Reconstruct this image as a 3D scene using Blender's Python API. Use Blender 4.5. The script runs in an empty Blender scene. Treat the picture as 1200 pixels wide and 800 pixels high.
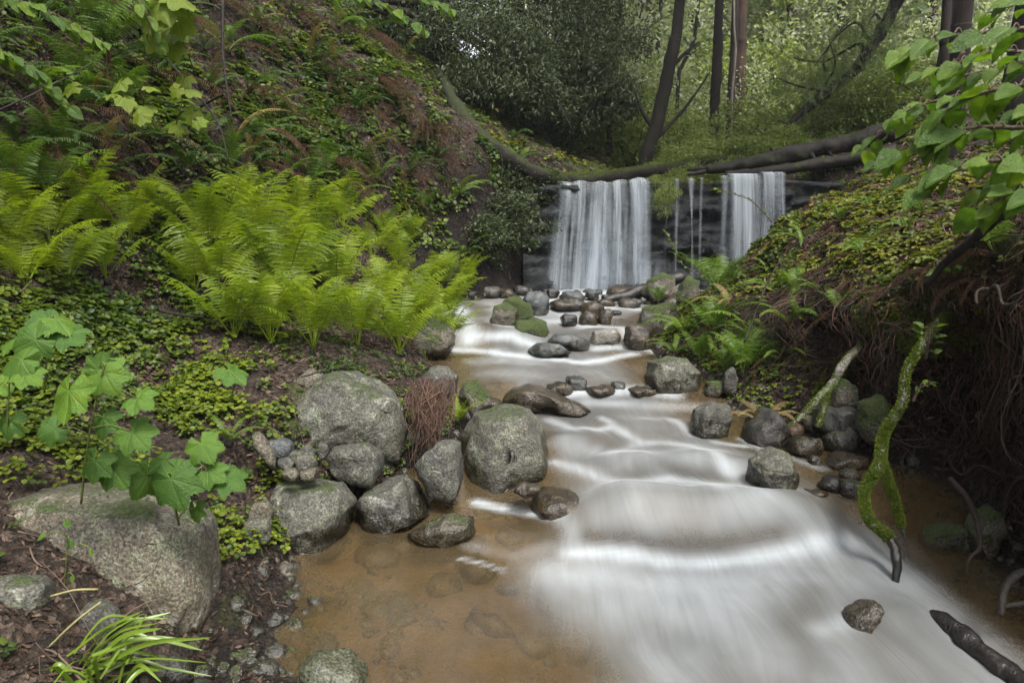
import bpy, math, random
import numpy as np
from mathutils import Vector, Matrix
from mathutils.bvhtree import BVHTree

SC = bpy.context.scene
COL = SC.collection
R = math.radians
rng = np.random.default_rng(7)
random.seed(7)

# ------------------------------------------------------------------ camera
PITCH = R(10.6)
CAM = np.array([0.0, 0.0, 1.5])
RIGHT = np.array([1.0, 0, 0])
FWD = np.array([0, math.cos(PITCH), -math.sin(PITCH)])
UP = np.array([0, math.sin(PITCH), math.cos(PITCH)])
F = 800.0                                   # focal length in pixels of the 1200 px photograph


def ray(px, py):
    return FWD + RIGHT * ((px - 600) / F) + UP * ((400 - py) / F)


def P(px, py, dep):
    return CAM + ray(px, py) * dep


def depth_of(p):
    return float(np.dot(np.asarray(p) - CAM, FWD))


# ------------------------------------------------------------------ noise
def _hash(ix, iy, iz, seed):
    h = (ix * 374761393 + iy * 668265263 + iz * 2147483647 + seed * 974634) & 0xFFFFFFFF
    h = ((h ^ (h >> 13)) * 1274126177) & 0xFFFFFFFF
    h = ((h ^ (h >> 16)) * 2246822519) & 0xFFFFFFFF
    return ((h ^ (h >> 15)) & 0xFFFF) / 32767.5 - 1.0


def vnoise(p, seed=0):
    p = np.asarray(p, float)
    i = np.floor(p).astype(np.int64)
    f = p - i
    f = f * f * f * (f * (f * 6 - 15) + 10)
    out = 0
    for dx in (0, 1):
        wx = f[:, 0] if dx else 1 - f[:, 0]
        for dy in (0, 1):
            wy = f[:, 1] if dy else 1 - f[:, 1]
            for dz in (0, 1):
                wz = f[:, 2] if dz else 1 - f[:, 2]
                out = out + wx * wy * wz * _hash(i[:, 0] + dx, i[:, 1] + dy, i[:, 2] + dz, seed)
    return out


def fbm(p, oct=4, seed=0, gain=.5):
    p = np.asarray(p, float)
    a, s, o = 1.0, 1.0, 0
    for k in range(oct):
        o = o + a * vnoise(p * s + 17.3 * k, seed + k)
        a *= gain
        s *= 2.03
    return o


def sstep(a, b, x):
    t = np.clip((x - a) / (b - a), 0, 1)
    return t * t * (3 - 2 * t)


# ------------------------------------------------------------------ mesh building
class MB:
    def __init__(self):
        self.v, self.f, self.n, self.attr = [], [], 0, {}

    def add(self, v, f, **attr):
        v = np.asarray(v, float).reshape(-1, 3)
        fs = f if isinstance(f, list) and len(f) and isinstance(f[0], np.ndarray) else [np.asarray(f, int)]
        self.v.append(v)
        for a in fs:
            if a.size:
                self.f.append(a.reshape(a.shape[0], -1) + self.n)
        for k, val in attr.items():
            self.attr.setdefault(k, []).append((self.n, np.broadcast_to(val, (len(v),))))
        self.n += len(v)

    def mesh(self, name, mat, smooth=True):
        me = bpy.data.meshes.new(name)
        if not self.v:
            return me
        v = np.concatenate(self.v)
        me.vertices.add(len(v))
        me.vertices.foreach_set('co', v.ravel())
        lens = np.concatenate([np.full(a.shape[0], a.shape[1]) for a in self.f])
        idx = np.concatenate([a.ravel() for a in self.f])
        me.loops.add(len(idx))
        me.loops.foreach_set('vertex_index', idx.astype(np.int32))
        me.polygons.add(len(lens))
        st = np.concatenate([[0], np.cumsum(lens)[:-1]])
        me.polygons.foreach_set('loop_start', st.astype(np.int32))
        me.polygons.foreach_set('use_smooth', np.full(len(lens), smooth))
        for k, lst in self.attr.items():
            a = me.attributes.new(k, 'FLOAT', 'POINT')
            arr = np.zeros(len(v), np.float32)
            for s, val in lst:
                arr[s:s + len(val)] = val
            a.data.foreach_set('value', arr)
        me.update(calc_edges=True)
        me.validate()
        if mat:
            me.materials.append(mat)
        return me

    def build(self, name, mat, parent=None, smooth=True):
        return link(name, self.mesh(name, mat, smooth), parent)


def link(name, data, parent=None, loc=None, rot=None, scale=None):
    o = bpy.data.objects.new(name, data)
    COL.objects.link(o)
    if parent is not None:
        o.parent = parent
    if loc is not None:
        o.location = loc
    if rot is not None:
        o.rotation_euler = rot
    if scale is not None:
        o.scale = scale if hasattr(scale, '__len__') else (scale,) * 3
    return o


def tag(o, label=None, cat=None, group=None, kind=None):
    if label:
        o['label'] = label
    if cat:
        o['category'] = cat
    if group:
        o['group'] = group
    if kind:
        o['kind'] = kind
    return o


def empty(name, loc, label, cat, group=None):
    o = link(name, None, loc=Vector(loc))
    o.empty_display_size = .1
    return tag(o, label, cat, group)


def shift(mb_v, o):
    return np.asarray(mb_v) - np.asarray(o)


def frame(t, ref=(0, 0, 1)):
    t = np.asarray(t, float)
    t = t / (np.linalg.norm(t) + 1e-9)
    r = np.cross(t, ref)
    if np.linalg.norm(r) < 1e-3:
        r = np.cross(t, (1, 0, 0))
    r /= np.linalg.norm(r)
    return r, t, np.cross(r, t)


def smooth_path(pts, n):
    """Catmull-Rom through the points, n samples."""
    pts = np.asarray(pts, float)
    m = len(pts)
    if m == 2:
        t = np.linspace(0, 1, n)[:, None]
        return pts[0] * (1 - t) + pts[1] * t
    e = np.vstack([2 * pts[0] - pts[1], pts, 2 * pts[-1] - pts[-2]])
    u = np.linspace(0, m - 1 - 1e-6, n)
    i = u.astype(int)
    f = (u - i)[:, None]
    a, b, c, d = e[i], e[i + 1], e[i + 2], e[i + 3]
    return .5 * (2 * b + (c - a) * f + (2 * a - 5 * b + 4 * c - d) * f ** 2 + (3 * b - a - 3 * c + d) * f ** 3)


def tube(mb, pts, rad, k=8, rough=0.0, seed=0, cap=True, **attr):
    """A tapered tube along pts (n,3) with radii rad (scalar or n)."""
    pts = np.asarray(pts, float)
    n = len(pts)
    rad = np.broadcast_to(rad, (n,)).astype(float)
    t = np.gradient(pts, axis=0)
    t /= np.linalg.norm(t, axis=1)[:, None] + 1e-9
    r0, _, _ = frame(t[0])
    V = np.zeros((n, k, 3))
    a = np.arange(k) * 2 * math.pi / k
    r = r0
    for i in range(n):
        r = r - t[i] * np.dot(r, t[i])
        r /= np.linalg.norm(r) + 1e-9
        b = np.cross(t[i], r)
        V[i] = pts[i] + rad[i] * (np.cos(a)[:, None] * r + np.sin(a)[:, None] * b)
    V = V.reshape(-1, 3)
    if rough:
        d = V - np.repeat(pts, k, 0)
        s = 1.0 / max(rad.max(), 1e-4)
        q = fbm(V * s * .9 + seed * 3.1, 3, seed)
        V = V + d * (q * rough)[:, None]
    i = np.arange(n - 1)[:, None] * k
    j = np.arange(k)[None, :]
    j2 = (j + 1) % k
    f = np.stack([i + j, i + j2, i + k + j2, i + k + j], -1).reshape(-1, 4)
    fs = [f]
    if cap:
        fs.append(np.array([list(range(k))[::-1]]))
        fs.append(np.array([[(n - 1) * k + q for q in range(k)]]))
    mb.add(V, fs, **attr)


def grid_faces(nu, nv):
    i = np.arange(nu - 1)[:, None] * nv
    j = np.arange(nv - 1)[None, :]
    return np.stack([i + j, i + j + 1, i + nv + j + 1, i + nv + j], -1).reshape(-1, 4)


def rot_basis(n, yaw):
    """(N,3,3) with columns x,y,z where z = n and yaw turns about it."""
    n = n / (np.linalg.norm(n, axis=1)[:, None] + 1e-9)
    ref = np.tile([[0., 1, 0]], (len(n), 1))
    ref[np.abs(n[:, 1]) > .95] = [1, 0, 0]
    x = np.cross(ref, n)
    x /= np.linalg.norm(x, axis=1)[:, None]
    y = np.cross(n, x)
    c, s = np.cos(yaw)[:, None], np.sin(yaw)[:, None]
    return np.stack([x * c + y * s, -x * s + y * c, n], -1)


def scatter(mb, tv, tf, pos, basis, scale, **attr):
    """Stamps template (tv, list of face arrays) N times."""
    tv = np.asarray(tv, float)
    n, m = len(pos), len(tv)
    if n == 0:
        return
    sc = np.asarray(scale, float)
    if sc.ndim == 1:
        sc = sc[:, None]
    L = tv[None] * sc[:, None, :] if sc.shape[1] == 3 else tv[None] * sc[:, :, None]
    V = np.einsum('nij,nmj->nmi', basis, L) + pos[:, None, :]
    off = np.arange(n)[:, None, None] * m
    fs = [(np.asarray(f)[None] + off).reshape(-1, np.asarray(f).shape[1]) for f in tf]
    mb.add(V.reshape(-1, 3), fs, **attr)


def randn_dirs(n):
    d = rng.normal(size=(n, 3))
    return d / np.linalg.norm(d, axis=1)[:, None]


# ------------------------------------------------------------------ materials
class NT:
    def __init__(self, name):
        self.m = bpy.data.materials.new(name)
        self.m.use_nodes = True
        self.t = self.m.node_tree
        self.t.nodes.clear()
        self.out = self.t.nodes.new('ShaderNodeOutputMaterial')

    def n(self, typ, ins=None, **props):
        nd = self.t.nodes.new(typ)
        for k, v in props.items():
            setattr(nd, k, v)
        for k, v in (ins or {}).items():
            s = nd.inputs[k]
            if isinstance(v, bpy.types.NodeSocket):
                self.t.links.new(v, s)
            elif isinstance(v, bpy.types.Node):
                self.t.links.new(v.outputs[0], s)
            else:
                if s.type == 'RGBA' and hasattr(v, '__len__') and len(v) == 3:
                    v = (*v, 1)
                s.default_value = v
        return nd

    def noise(self, vec, scale, detail=4, rough=.55, dist=0.0):
        return self.n('ShaderNodeTexNoise', {'Vector': vec, 'Scale': scale, 'Detail': detail, 'Roughness': rough, 'Distortion': dist}).outputs[0]

    def ramp(self, fac, stops, interp='LINEAR'):
        nd = self.n('ShaderNodeValToRGB', {'Fac': fac})
        cr = nd.color_ramp
        cr.interpolation = interp
        while len(cr.elements) < len(stops):
            cr.elements.new(.5)
        for e, (p, c) in zip(cr.elements, stops):
            e.position = p
            e.color = (*c, 1) if hasattr(c, '__len__') else (c, c, c, 1)
        return nd.outputs[0]

    def mix(self, fac, a, b, blend='MIX'):
        nd = self.n('ShaderNodeMix', data_type='RGBA', blend_type=blend)
        for s, v in ((nd.inputs[0], fac), (nd.inputs[6], a), (nd.inputs[7], b)):
            if isinstance(v, bpy.types.NodeSocket):
                self.t.links.new(v, s)
            else:
                s.default_value = (*v, 1) if hasattr(v, '__len__') and len(v) == 3 else v
        return nd.outputs[2]

    def math(self, op, a, b=0.0, c=0.0, clamp=False):
        nd = self.n('ShaderNodeMath', operation=op, use_clamp=clamp)
        for s, v in zip(nd.inputs, (a, b, c)):
            if isinstance(v, bpy.types.NodeSocket):
                self.t.links.new(v, s)
            else:
                s.default_value = v
        return nd.outputs[0]

    def maprange(self, v, a, b, c=0.0, d=1.0):
        return self.n('ShaderNodeMapRange', {0: v, 1: a, 2: b, 3: c, 4: d}).outputs[0]

    def attr(self, name):
        return self.n('ShaderNodeAttribute', attribute_name=name).outputs['Fac']

    def coord(self, which='Object'):
        return self.n('ShaderNodeTexCoord').outputs[which]

    def island(self):
        return self.n('ShaderNodeNewGeometry').outputs['Random Per Island']

    def objrand(self):
        return self.n('ShaderNodeObjectInfo').outputs['Random']

    def mapping(self, vec, scale):
        return self.n('ShaderNodeMapping', {'Vector': vec, 'Scale': scale}).outputs[0]

    def bump(self, h, strength=.5, dist=.02, normal=None):
        ins = {'Height': h, 'Strength': strength, 'Distance': dist}
        if normal is not None:
            ins['Normal'] = normal
        return self.n('ShaderNodeBump', ins).outputs[0]

    def pbsdf(self, color, rough=.6, spec=.5, normal=None, **kw):
        ins = {'Base Color': color, 'Roughness': rough, 'Specular IOR Level': spec}
        if normal is not None:
            ins['Normal'] = normal
        ins.update(kw)
        return self.n('ShaderNodeBsdfPrincipled', ins).outputs[0]

    def done(self, sh, volume=None):
        if sh is not None:
            self.t.links.new(sh, self.out.inputs[0])
        return self.m


def leaf_mat(name, cols, trans=.35, rough=.45, spec=.4, by='island', tcol=None, nscale=9.0, vein=None, patchy=False):
    b = NT(name)
    rnd = b.island() if by == 'island' else b.objrand()
    stops = [(i / max(1, len(cols) - 1), c) for i, c in enumerate(cols)]
    if by == 'object':
        nz = b.noise(b.coord(), nscale, 2)
        rnd = b.math('ADD', b.math('MULTIPLY', rnd, .6), b.math('MULTIPLY', b.math('SUBTRACT', nz, .3), .9), clamp=True)
    col = b.ramp(rnd, stops)
    nrm = None
    if patchy:                                   # some plants of the patch are darker, some yellower
        pn = b.noise(b.coord(), 1.1, 3, .6)
        col = b.mix(b.maprange(pn, .35, .65), b.mix(1.0, col, (.55, .62, .7), 'MULTIPLY'), b.mix(1.0, col, (1.2, 1.08, .9), 'MULTIPLY'))
    if vein:
        sp = b.n('ShaderNodeSeparateXYZ', {0: b.coord()})
        ax = b.math('ABSOLUTE', sp.outputs[0])
        if vein == 'palm':
            th = b.math('ARCTAN2', sp.outputs[0], sp.outputs[1])
            k = b.math('PINGPONG', th, R(26.5))
            near = b.math('ABSOLUTE', b.math('SUBTRACT', b.math('PINGPONG', b.math('ADD', th, R(53) * 4), R(26.5)), 0.0))
            rr = b.n('ShaderNodeVectorMath', {0: b.coord()}, operation='LENGTH').outputs['Value']
            dv = b.math('MULTIPLY', near, rr)
            side = b.math('PINGPONG', b.math('SUBTRACT', rr, b.math('MULTIPLY', near, .9)), .085)
        else:
            dv = ax
            side = b.math('PINGPONG', b.math('SUBTRACT', sp.outputs[1], b.math('MULTIPLY', ax, .9)), .06)
        v1 = b.maprange(dv, .022, .006)
        v2 = b.math('MULTIPLY', b.maprange(side, .014, .0), .55)
        vv = b.math('MAXIMUM', v1, v2)
        blot = b.maprange(b.noise(b.coord(), 7, 4, .7), .60, .72, 0, .55)
        col = b.mix(blot, col, b.mix(1.0, col, (.75, .62, .45), 'MULTIPLY'))
        col = b.mix(b.math('MULTIPLY', vv, .45), col, b.mix(1.0, col, (1.7, 1.55, 1.8), 'MULTIPLY'))
        nrm = b.bump(b.math('ADD', b.math('MULTIPLY', vv, -1.0), b.noise(b.coord(), 14, 3)), .35, .03)
    d = b.pbsdf(col, rough, spec, nrm)
    tr = b.n('ShaderNodeBsdfTranslucent', {'Color': b.mix(1.0, col, tcol or (1.25, 1.3, .7), 'MULTIPLY')}).outputs[0]
    s = b.n('ShaderNodeMixShader', {0: trans, 1: d, 2: tr}).outputs[0]
    return b.done(s)


def bark_mat(name, c1, c2, moss=0.0, scale=6.0, stretch=.25, rough=.85, spec=.25, mosscol=(.05, .075, .012), topmoss=False):
    b = NT(name)
    co = b.coord()
    mp = b.mapping(co, (scale, scale, scale * stretch))
    n1 = b.noise(mp, 3, 5, .65, .4)
    n2 = b.noise(co, 2.2, 3)
    col = b.ramp(n1, [(.3, c1), (.7, c2)])
    col = b.mix(b.maprange(n2, .4, .7), col, tuple(x * 1.5 for x in c2))
    if moss > 0:
        mk = b.noise(co, 3.5, 4, .6)
        if topmoss:
            nz = b.n('ShaderNodeSeparateXYZ', {0: b.n('ShaderNodeNewGeometry').outputs['Normal']}).outputs[2]
            mk = b.math('ADD', b.math('MULTIPLY', nz, .35), mk)
        fac = b.maprange(mk, .72 - moss * .5, .84 - moss * .5)
        mc = b.ramp(b.noise(co, 40, 3), [(.3, tuple(x * .5 for x in mosscol)), (.7, mosscol)])
        col = b.mix(fac, col, mc)
    bp = b.bump(b.math('ADD', n1, b.math('MULTIPLY', b.noise(co, 60, 3), .3)), .8, .02)
    return b.done(b.pbsdf(col, rough, spec, bp))


def rock_mat(name, dark, light, moss=0.0, wet=.0, speck=1.0, tint=None, mossy_thr=.5):
    """Granite: mottled, speckled, damp at the foot (attribute wet), moss on the upper faces."""
    b = NT(name)
    co = b.coord()
    n1 = b.noise(co, 4, 5, .6, .3)
    n2 = b.noise(co, 95, 3, .75)
    n3 = b.noise(co, 13, 5, .65)
    col = b.ramp(n1, [(.3, dark), (.72, light)])
    if tint:
        col = b.mix(b.maprange(n3, .48, .66), col, tint)
    sp = b.ramp(n2, [(.36, .12), (.5, .8), (.64, 1.9)])
    col = b.mix(.85 * speck, col, b.mix(1.0, col, sp, 'MULTIPLY'))
    vor = b.n('ShaderNodeTexVoronoi', {'Vector': co, 'Scale': 55.0}, feature='F1').outputs['Distance']
    pale = b.math('MAXIMUM', b.math('MULTIPLY', b.maprange(vor, .22, .10), b.maprange(n3, .5, .65)), b.math('MULTIPLY', b.maprange(b.noise(co, 9, 5, .75, 1.0), .56, .66), .6))
    col = b.mix(b.math('MULTIPLY', pale, .55), col, (.42, .43, .38))
    dirt = b.maprange(b.noise(co, 5.5, 6, .7, .6), .50, .68, 0, .75)
    col = b.mix(dirt, col, b.mix(1.0, col, (.42, .36, .27), 'MULTIPLY'))
    crack = b.n('ShaderNodeTexVoronoi', {'Vector': b.n('ShaderNodeMix', {0: .12, 4: co, 5: b.n('ShaderNodeTexNoise', {'Vector': co, 'Scale': 6.0}).outputs[1]}, data_type='VECTOR').outputs[1], 'Scale': 4.2}, feature='DISTANCE_TO_EDGE').outputs['Distance']
    ck = b.math('MULTIPLY', b.maprange(crack, .009, .0), b.maprange(n1, .48, .62))
    col = b.mix(b.math('MULTIPLY', ck, .5), col, (.012, .010, .008))
    w = b.attr('wet')
    w = b.math('ADD', w, b.math('MULTIPLY', b.math('SUBTRACT', n3, .5), 1.0))
    wf = b.math('MAXIMUM', b.maprange(w, .35, .65), wet)
    col = b.mix(wf, col, b.mix(1.0, col, (.36, .33, .28), 'MULTIPLY'))
    ro = b.math('SUBTRACT', .72, b.math('MULTIPLY', wf, .47))
    h = b.math('SUBTRACT', b.math('ADD', b.math('MULTIPLY', n3, .9), b.math('MULTIPLY', n2, .25)), b.math('MULTIPLY', ck, .4))
    if moss > 0:
        nz = b.n('ShaderNodeSeparateXYZ', {0: b.n('ShaderNodeNewGeometry').outputs['Normal']}).outputs[2]
        mk = b.math('ADD', b.math('MULTIPLY', nz, .5), b.math('MULTIPLY', b.noise(co, 7, 4, .6), .9))
        mk = b.math('ADD', mk, b.math('MULTIPLY', b.math('SUBTRACT', b.noise(co, 45, 3, .7), .5), .35))
        mf = b.maprange(mk, 1.03 - moss * .75, 1.20 - moss * .75)
        mn = b.noise(co, 75, 3, .7)
        mc = b.ramp(mn, [(.3, (.012, .018, .004)), (.5, (.034, .052, .008)), (.72, (.085, .115, .015))])
        col = b.mix(mf, col, mc)
        ro = b.math('MAXIMUM', ro, b.math('MULTIPLY', mf, .9))
        h = b.math('ADD', h, b.math('MULTIPLY', b.math('MULTIPLY', mf, mn), 1.6))
    bp = b.bump(h, 1.0, .022)
    return b.done(b.pbsdf(col, ro, .5, bp))
# ------------------------------------------------------------------ terrain (a lofted sheet, can overhang)
ROWS = {
    -200: [(-200, 24), (-100, 16), (-40, 9), (-20, 5), (-8, 2), (-2, .3), (-1, 0), (1, -.2), (2.5, 0), (8, 2), (20, 5), (60, 12), (200, 24)],
    -30: [(-150, 26), (-40, 16), (-12, 6), (-4, 1.5), (-2.5, .7), (-1.4, .15), (-.9, -.05), (.7, -.3), (2.1, -.05), (2.6, .3), (3, 1.2), (5, 2.2), (150, 26)],
    -4: [(-100, 28), (-14, 7), (-5, 3.2), (-2.4, .9), (-1.7, .5), (-1.2, .15), (-.85, -.03), (.7, -.28), (2.0, -.03), (2.25, .15), (2.15, 1.2), (2.9, 1.9), (100, 30)],
    1.0: [(-100, 28), (-6, 6.2), (-3.2, 2.05), (-2.1, 0.75), (-1.6, 0.45), (-1.15, 0.15), (-0.84, -0.03), (0.7, -0.26), (2.0, -0.03), (2.25, 0.15), (2.05, 1.28), (2.75, 1.95), (100, 30)],
    2.2: [(-100, 28), (-6, 6.4), (-3.3, 2.1), (-2.2, 0.75), (-1.65, 0.47), (-1.22, 0.13), (-0.84, -0.03), (0.7, -0.26), (2.05, -0.03), (2.3, 0.15), (2.05, 1.28), (2.75, 1.95), (100, 30)],
    3.0: [(-100, 28), (-6, 6.8), (-3.2, 2.3), (-2.2, 0.82), (-1.55, 0.55), (-1.1, 0.24), (-0.78, -0.03), (0.6, -0.2), (2.02, -0.03), (2.35, 0.2), (2.1, 1.18), (2.75, 1.75), (100, 30)],
    4.0: [(-100, 28), (-6, 7.2), (-3.2, 2.6), (-2.1, 1.0), (-1.1, 0.62), (-0.6, 0.42), (-0.22, 0.1), (.7, -.10), (1.6, 0.13), (2.2, 0.4), (2.2, 1.08), (2.85, 1.55), (100, 30)],
    5.0: [(-100, 28), (-6, 7.6), (-3.1, 2.9), (-1.9, 1.2), (-1.1, 0.72), (-0.75, 0.5), (-0.45, 0.22), (0.5, 0.08), (1.3, 0.21), (1.9, 0.55), (2.2, 1.1), (2.85, 1.55), (100, 30)],
    6.0: [(-100, 28), (-6, 8.0), (-3.0, 3.2), (-1.9, 1.6), (-1.3, 0.97), (-0.95, 0.6), (-0.65, 0.28), (0.3, 0.14), (1.2, 0.28), (1.6, 0.55), (2.15, 1.12), (2.85, 1.6), (100, 30)],
    7.0: [(-100, 28), (-6, 8.3), (-2.9, 3.5), (-1.8, 2.05), (-1.35, 1.35), (-1.1, 0.8), (-0.82, 0.4), (0.3, 0.26), (1.4, 0.4), (1.85, 0.65), (2.55, 1.2), (3.2, 1.65), (100, 30)],
    8.0: [(-100, 28), (-6, 8.6), (-2.7, 3.85), (-1.6, 2.5), (-1.1, 1.65), (-0.75, 0.9), (-0.5, 0.43), (1.0, 0.3), (2.4, 0.44), (2.8, 0.75), (3.2, 1.2), (3.9, 1.7), (100, 30)],
    9.0: [(-100, 28), (-6, 9.0), (-2.5, 4.35), (-1.3, 3.1), (-0.45, 2.4), (0.0, 1.25), (0.25, 0.47), (1.8, 0.33), (3.75, 0.48), (4.0, 0.9), (4.3, 1.5), (4.9, 2.0), (100, 30)],
    9.25: [(-100, 28), (-6, 9.05), (-2.5, 4.4), (-1.3, 3.15), (-0.42, 2.45), (0.05, 1.35), (0.3, 0.5), (1.8, 0.33), (3.8, 0.5), (4.05, 0.95), (4.35, 1.6), (4.95, 2.05), (100, 30)],
    9.75: [(-100, 28), (-6, 9.1), (-2.5, 4.45), (-1.3, 3.2), (-0.4, 2.55), (0.2, 2.15), (0.5, 1.86), (1.8, 1.68), (3.75, 1.9), (4.0, 2.02), (4.35, 2.1), (4.95, 2.25), (100, 30)],
    12.0: [(-100, 28), (-6.5, 9.5), (-3.5, 5.55), (-2, 4.2), (-0.5, 3.3), (0.5, 2.75), (1.6, 2.25), (2.6, 1.85), (4.0, 2.05), (4.6, 2.2), (5.2, 2.4), (6.0, 2.8), (100, 30)],
    16.0: [(-100, 28), (-7, 10.4), (-4, 6.55), (-2, 5.2), (0, 4.3), (1.2, 3.7), (2.2, 3.1), (3.4, 2.3), (5.0, 2.3), (6, 2.5), (7, 2.8), (8, 3.3), (100, 30)],
    24.0: [(-100, 30), (-9, 12.2), (-5, 8.35), (-2, 6.6), (0.5, 5.4), (2, 4.6), (3.5, 3.9), (5, 3.3), (7, 3.3), (8.5, 3.5), (10, 3.8), (12, 4.5), (100, 30)],
    40.0: [(-120, 40), (-14, 14), (-7, 11), (-2, 9), (2, 7.2), (5, 6.0), (7.5, 5.4), (10, 5.0), (13, 5.0), (16, 5.4), (19, 6), (22, 7), (120, 40)],
    100.: [(-160, 28), (-40, 24), (-25, 20), (-12, 17), (-2, 15), (8, 14), (16, 13), (24, 13), (32, 13), (40, 14), (50, 16), (60, 18), (160, 28)],
    250.: [(-250, 29), (-120, 27), (-80, 25), (-40, 24), (-10, 23), (10, 22), (30, 22), (50, 22), (70, 22), (90, 23), (120, 25), (160, 27), (250, 29)],
}
RY = np.array(sorted(ROWS))
RP = np.array([[(x, y, z) for x, z in ROWS[y]] for y in RY], float)          # rows, cols, 3


def hermite(xs, ys, x):
    """Cubic through (xs, ys) with limited slopes; ys (n, ...)."""
    d = np.diff(xs)
    sh = (-1,) + (1,) * (ys.ndim - 1)
    s = np.diff(ys, axis=0) / d.reshape(sh)
    m = np.zeros_like(ys)
    a, b = s[:-1], s[1:]
    w = np.where(a * b > 0, 2 * a * b / np.where(np.abs(a + b) < 1e-9, 1e-9, a + b), 0)
    m[1:-1] = w
    m[0], m[-1] = s[0], s[-1]
    i = np.clip(np.searchsorted(xs, x, 'right') - 1, 0, len(xs) - 2)
    h = d[i].reshape(sh)
    t = ((x - xs[i]) / d[i]).reshape(sh)
    return ys[i] * (1 + 2 * t) * (1 - t) ** 2 + m[i] * h * t * (1 - t) ** 2 + ys[i + 1] * t * t * (3 - 2 * t) + m[i + 1] * h * t * t * (t - 1)


def make_loft(ysamp, csamp):
    q = hermite(RY, RP, ysamp)                                   # (ny, K, 3)
    q = np.swapaxes(q, 0, 1)                                     # (K, ny, 3)
    # along the columns: Catmull-Rom so the banks stay round
    K = q.shape[0]
    e = np.concatenate([2 * q[:1] - q[1:2], q, 2 * q[-1:] - q[-2:-1]])
    i = np.clip(csamp.astype(int), 0, K - 2)
    f = (csamp - i)[:, None, None]
    a, b, c, d = e[i], e[i + 1], e[i + 2], e[i + 3]
    m1, m2 = (c - a) * .5, (d - b) * .5
    # limit tangents next to very long segments
    L = np.linalg.norm(c - b, axis=-1, keepdims=True)
    for m in (m1, m2):
        l = np.linalg.norm(m, axis=-1, keepdims=True)
        m *= np.minimum(1, 1.2 * L / (l + 1e-9))
    out = b * (1 + 2 * f) * (1 - f) ** 2 + m1 * f * (1 - f) ** 2 + c * f * f * (3 - 2 * f) + m2 * f * f * (f - 1)
    return np.swapaxes(out, 0, 1)                                # (ny, nc, 3)


YS = np.concatenate([np.array([-200, -100, -60, -30, -12, -6, -3]), np.arange(-1.5, 1.2, .25), np.arange(1.2, 9.0, .045), np.arange(9.0, 9.8, .06), np.arange(9.8, 16, .14), np.arange(16, 40, .8), np.array([44, 52, 64, 80, 100, 140, 190, 250])])
SEG = [10, 26, 26, 22, 16, 14, 18, 22, 14, 24, 18, 26]
CS = np.concatenate([np.arange(n) / n + k for k, n in enumerate(SEG)] + [np.array([12.0])])
CS[:10] = 1 - (1 - CS[:10]) ** 2.2            # finer towards the near end of the far flank
k0 = sum(SEG[:-1])
CS[k0:-1] = 11 + ((CS[k0:-1] - 11) ** 2.2)
G = make_loft(YS, CS)
NY, NC = G.shape[:2]
du = np.gradient(G, axis=0)
dv = np.gradient(G, axis=1)
NRM = np.cross(dv, du)
NRM /= np.linalg.norm(NRM, axis=2, keepdims=True) + 1e-9
amp = np.interp(CS, [0, 1, 3, 4, 5, 6, 7, 8, 9, 9.4, 9.7, 10, 11, 12], [3, 1.3, 1.0, .8, .9, .9, .35, .4, .9, 2.0, 2.2, 1.5, 1, 3])[None, :] * np.interp(YS, [-30, 1, 9, 16, 40, 250], [2, .9, 1, 1.6, 3, 4])[:, None]
flat = G.reshape(-1, 3)
nz = fbm(flat * 1.3, 3, 3).reshape(NY, NC) * .10 + fbm(flat * 5.0, 3, 11).reshape(NY, NC) * .030 + fbm(flat * 19, 2, 21).reshape(NY, NC) * .010
G = G + NRM * (nz * amp)[..., None]
TC = np.broadcast_to(CS[None, :], (NY, NC))
TY = np.broadcast_to(YS[:, None], (NY, NC))


def loft_at(y, c):
    """Point of the finished sheet at row y, column parameter c."""
    fi = np.interp(y, YS, np.arange(NY))
    fj = np.interp(c, CS, np.arange(NC))
    i = np.clip(np.asarray(fi).astype(int), 0, NY - 2)
    j = np.clip(np.asarray(fj).astype(int), 0, NC - 2)
    u = (fi - i)[..., None]
    v = (fj - j)[..., None]
    return G[i, j] * (1 - u) * (1 - v) + G[i + 1, j] * u * (1 - v) + G[i, j + 1] * (1 - u) * v + G[i + 1, j + 1] * u * v


TV = G.reshape(-1, 3)
TF = grid_faces(NY, NC)
BVH = BVHTree.FromPolygons([tuple(v) for v in TV], [tuple(int(q) for q in f) for f in TF], epsilon=0)
FC = TV[TF].mean(1)
_a, _b = TV[TF[:, 2]] - TV[TF[:, 0]], TV[TF[:, 3]] - TV[TF[:, 1]]
FN = np.cross(_a, _b)
FA = np.linalg.norm(FN, axis=1) * .5
FN /= np.linalg.norm(FN, axis=1)[:, None] + 1e-9

FCOL = TC.reshape(-1)[TF[:, 0]]
FY = TY.reshape(-1)[TF[:, 0]]


def hitT(px, py):
    r = ray(px, py)
    h, n, _, _ = BVH.ray_cast(Vector(CAM), Vector(r).normalized())
    if n is not None and n.dot(Vector(r)) > 0:
        n = -n
    return (np.array(h), np.array(n)) if h is not None else (P(px, py, 12), np.array([0, 0, 1.]))


def ground_z(x, y, top=60):
    h, n, _, _ = BVH.ray_cast(Vector((x, y, top)), Vector((0, 0, -1)))
    return h.z if h is not None else 0.0


# ------------------------------------------------------------------ water level
WY = np.array([-500, 2.70, 3.0, 3.30, 4.35, 4.70, 4.98, 5.9, 6.15, 6.65, 7.2, 7.6, 8.1, 9.3, 12])
WZ = np.array([-.0, 0, .06, .135, .16, .185, .255, .275, .30, .41, .425, .455, .47, .485, .49])


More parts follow.
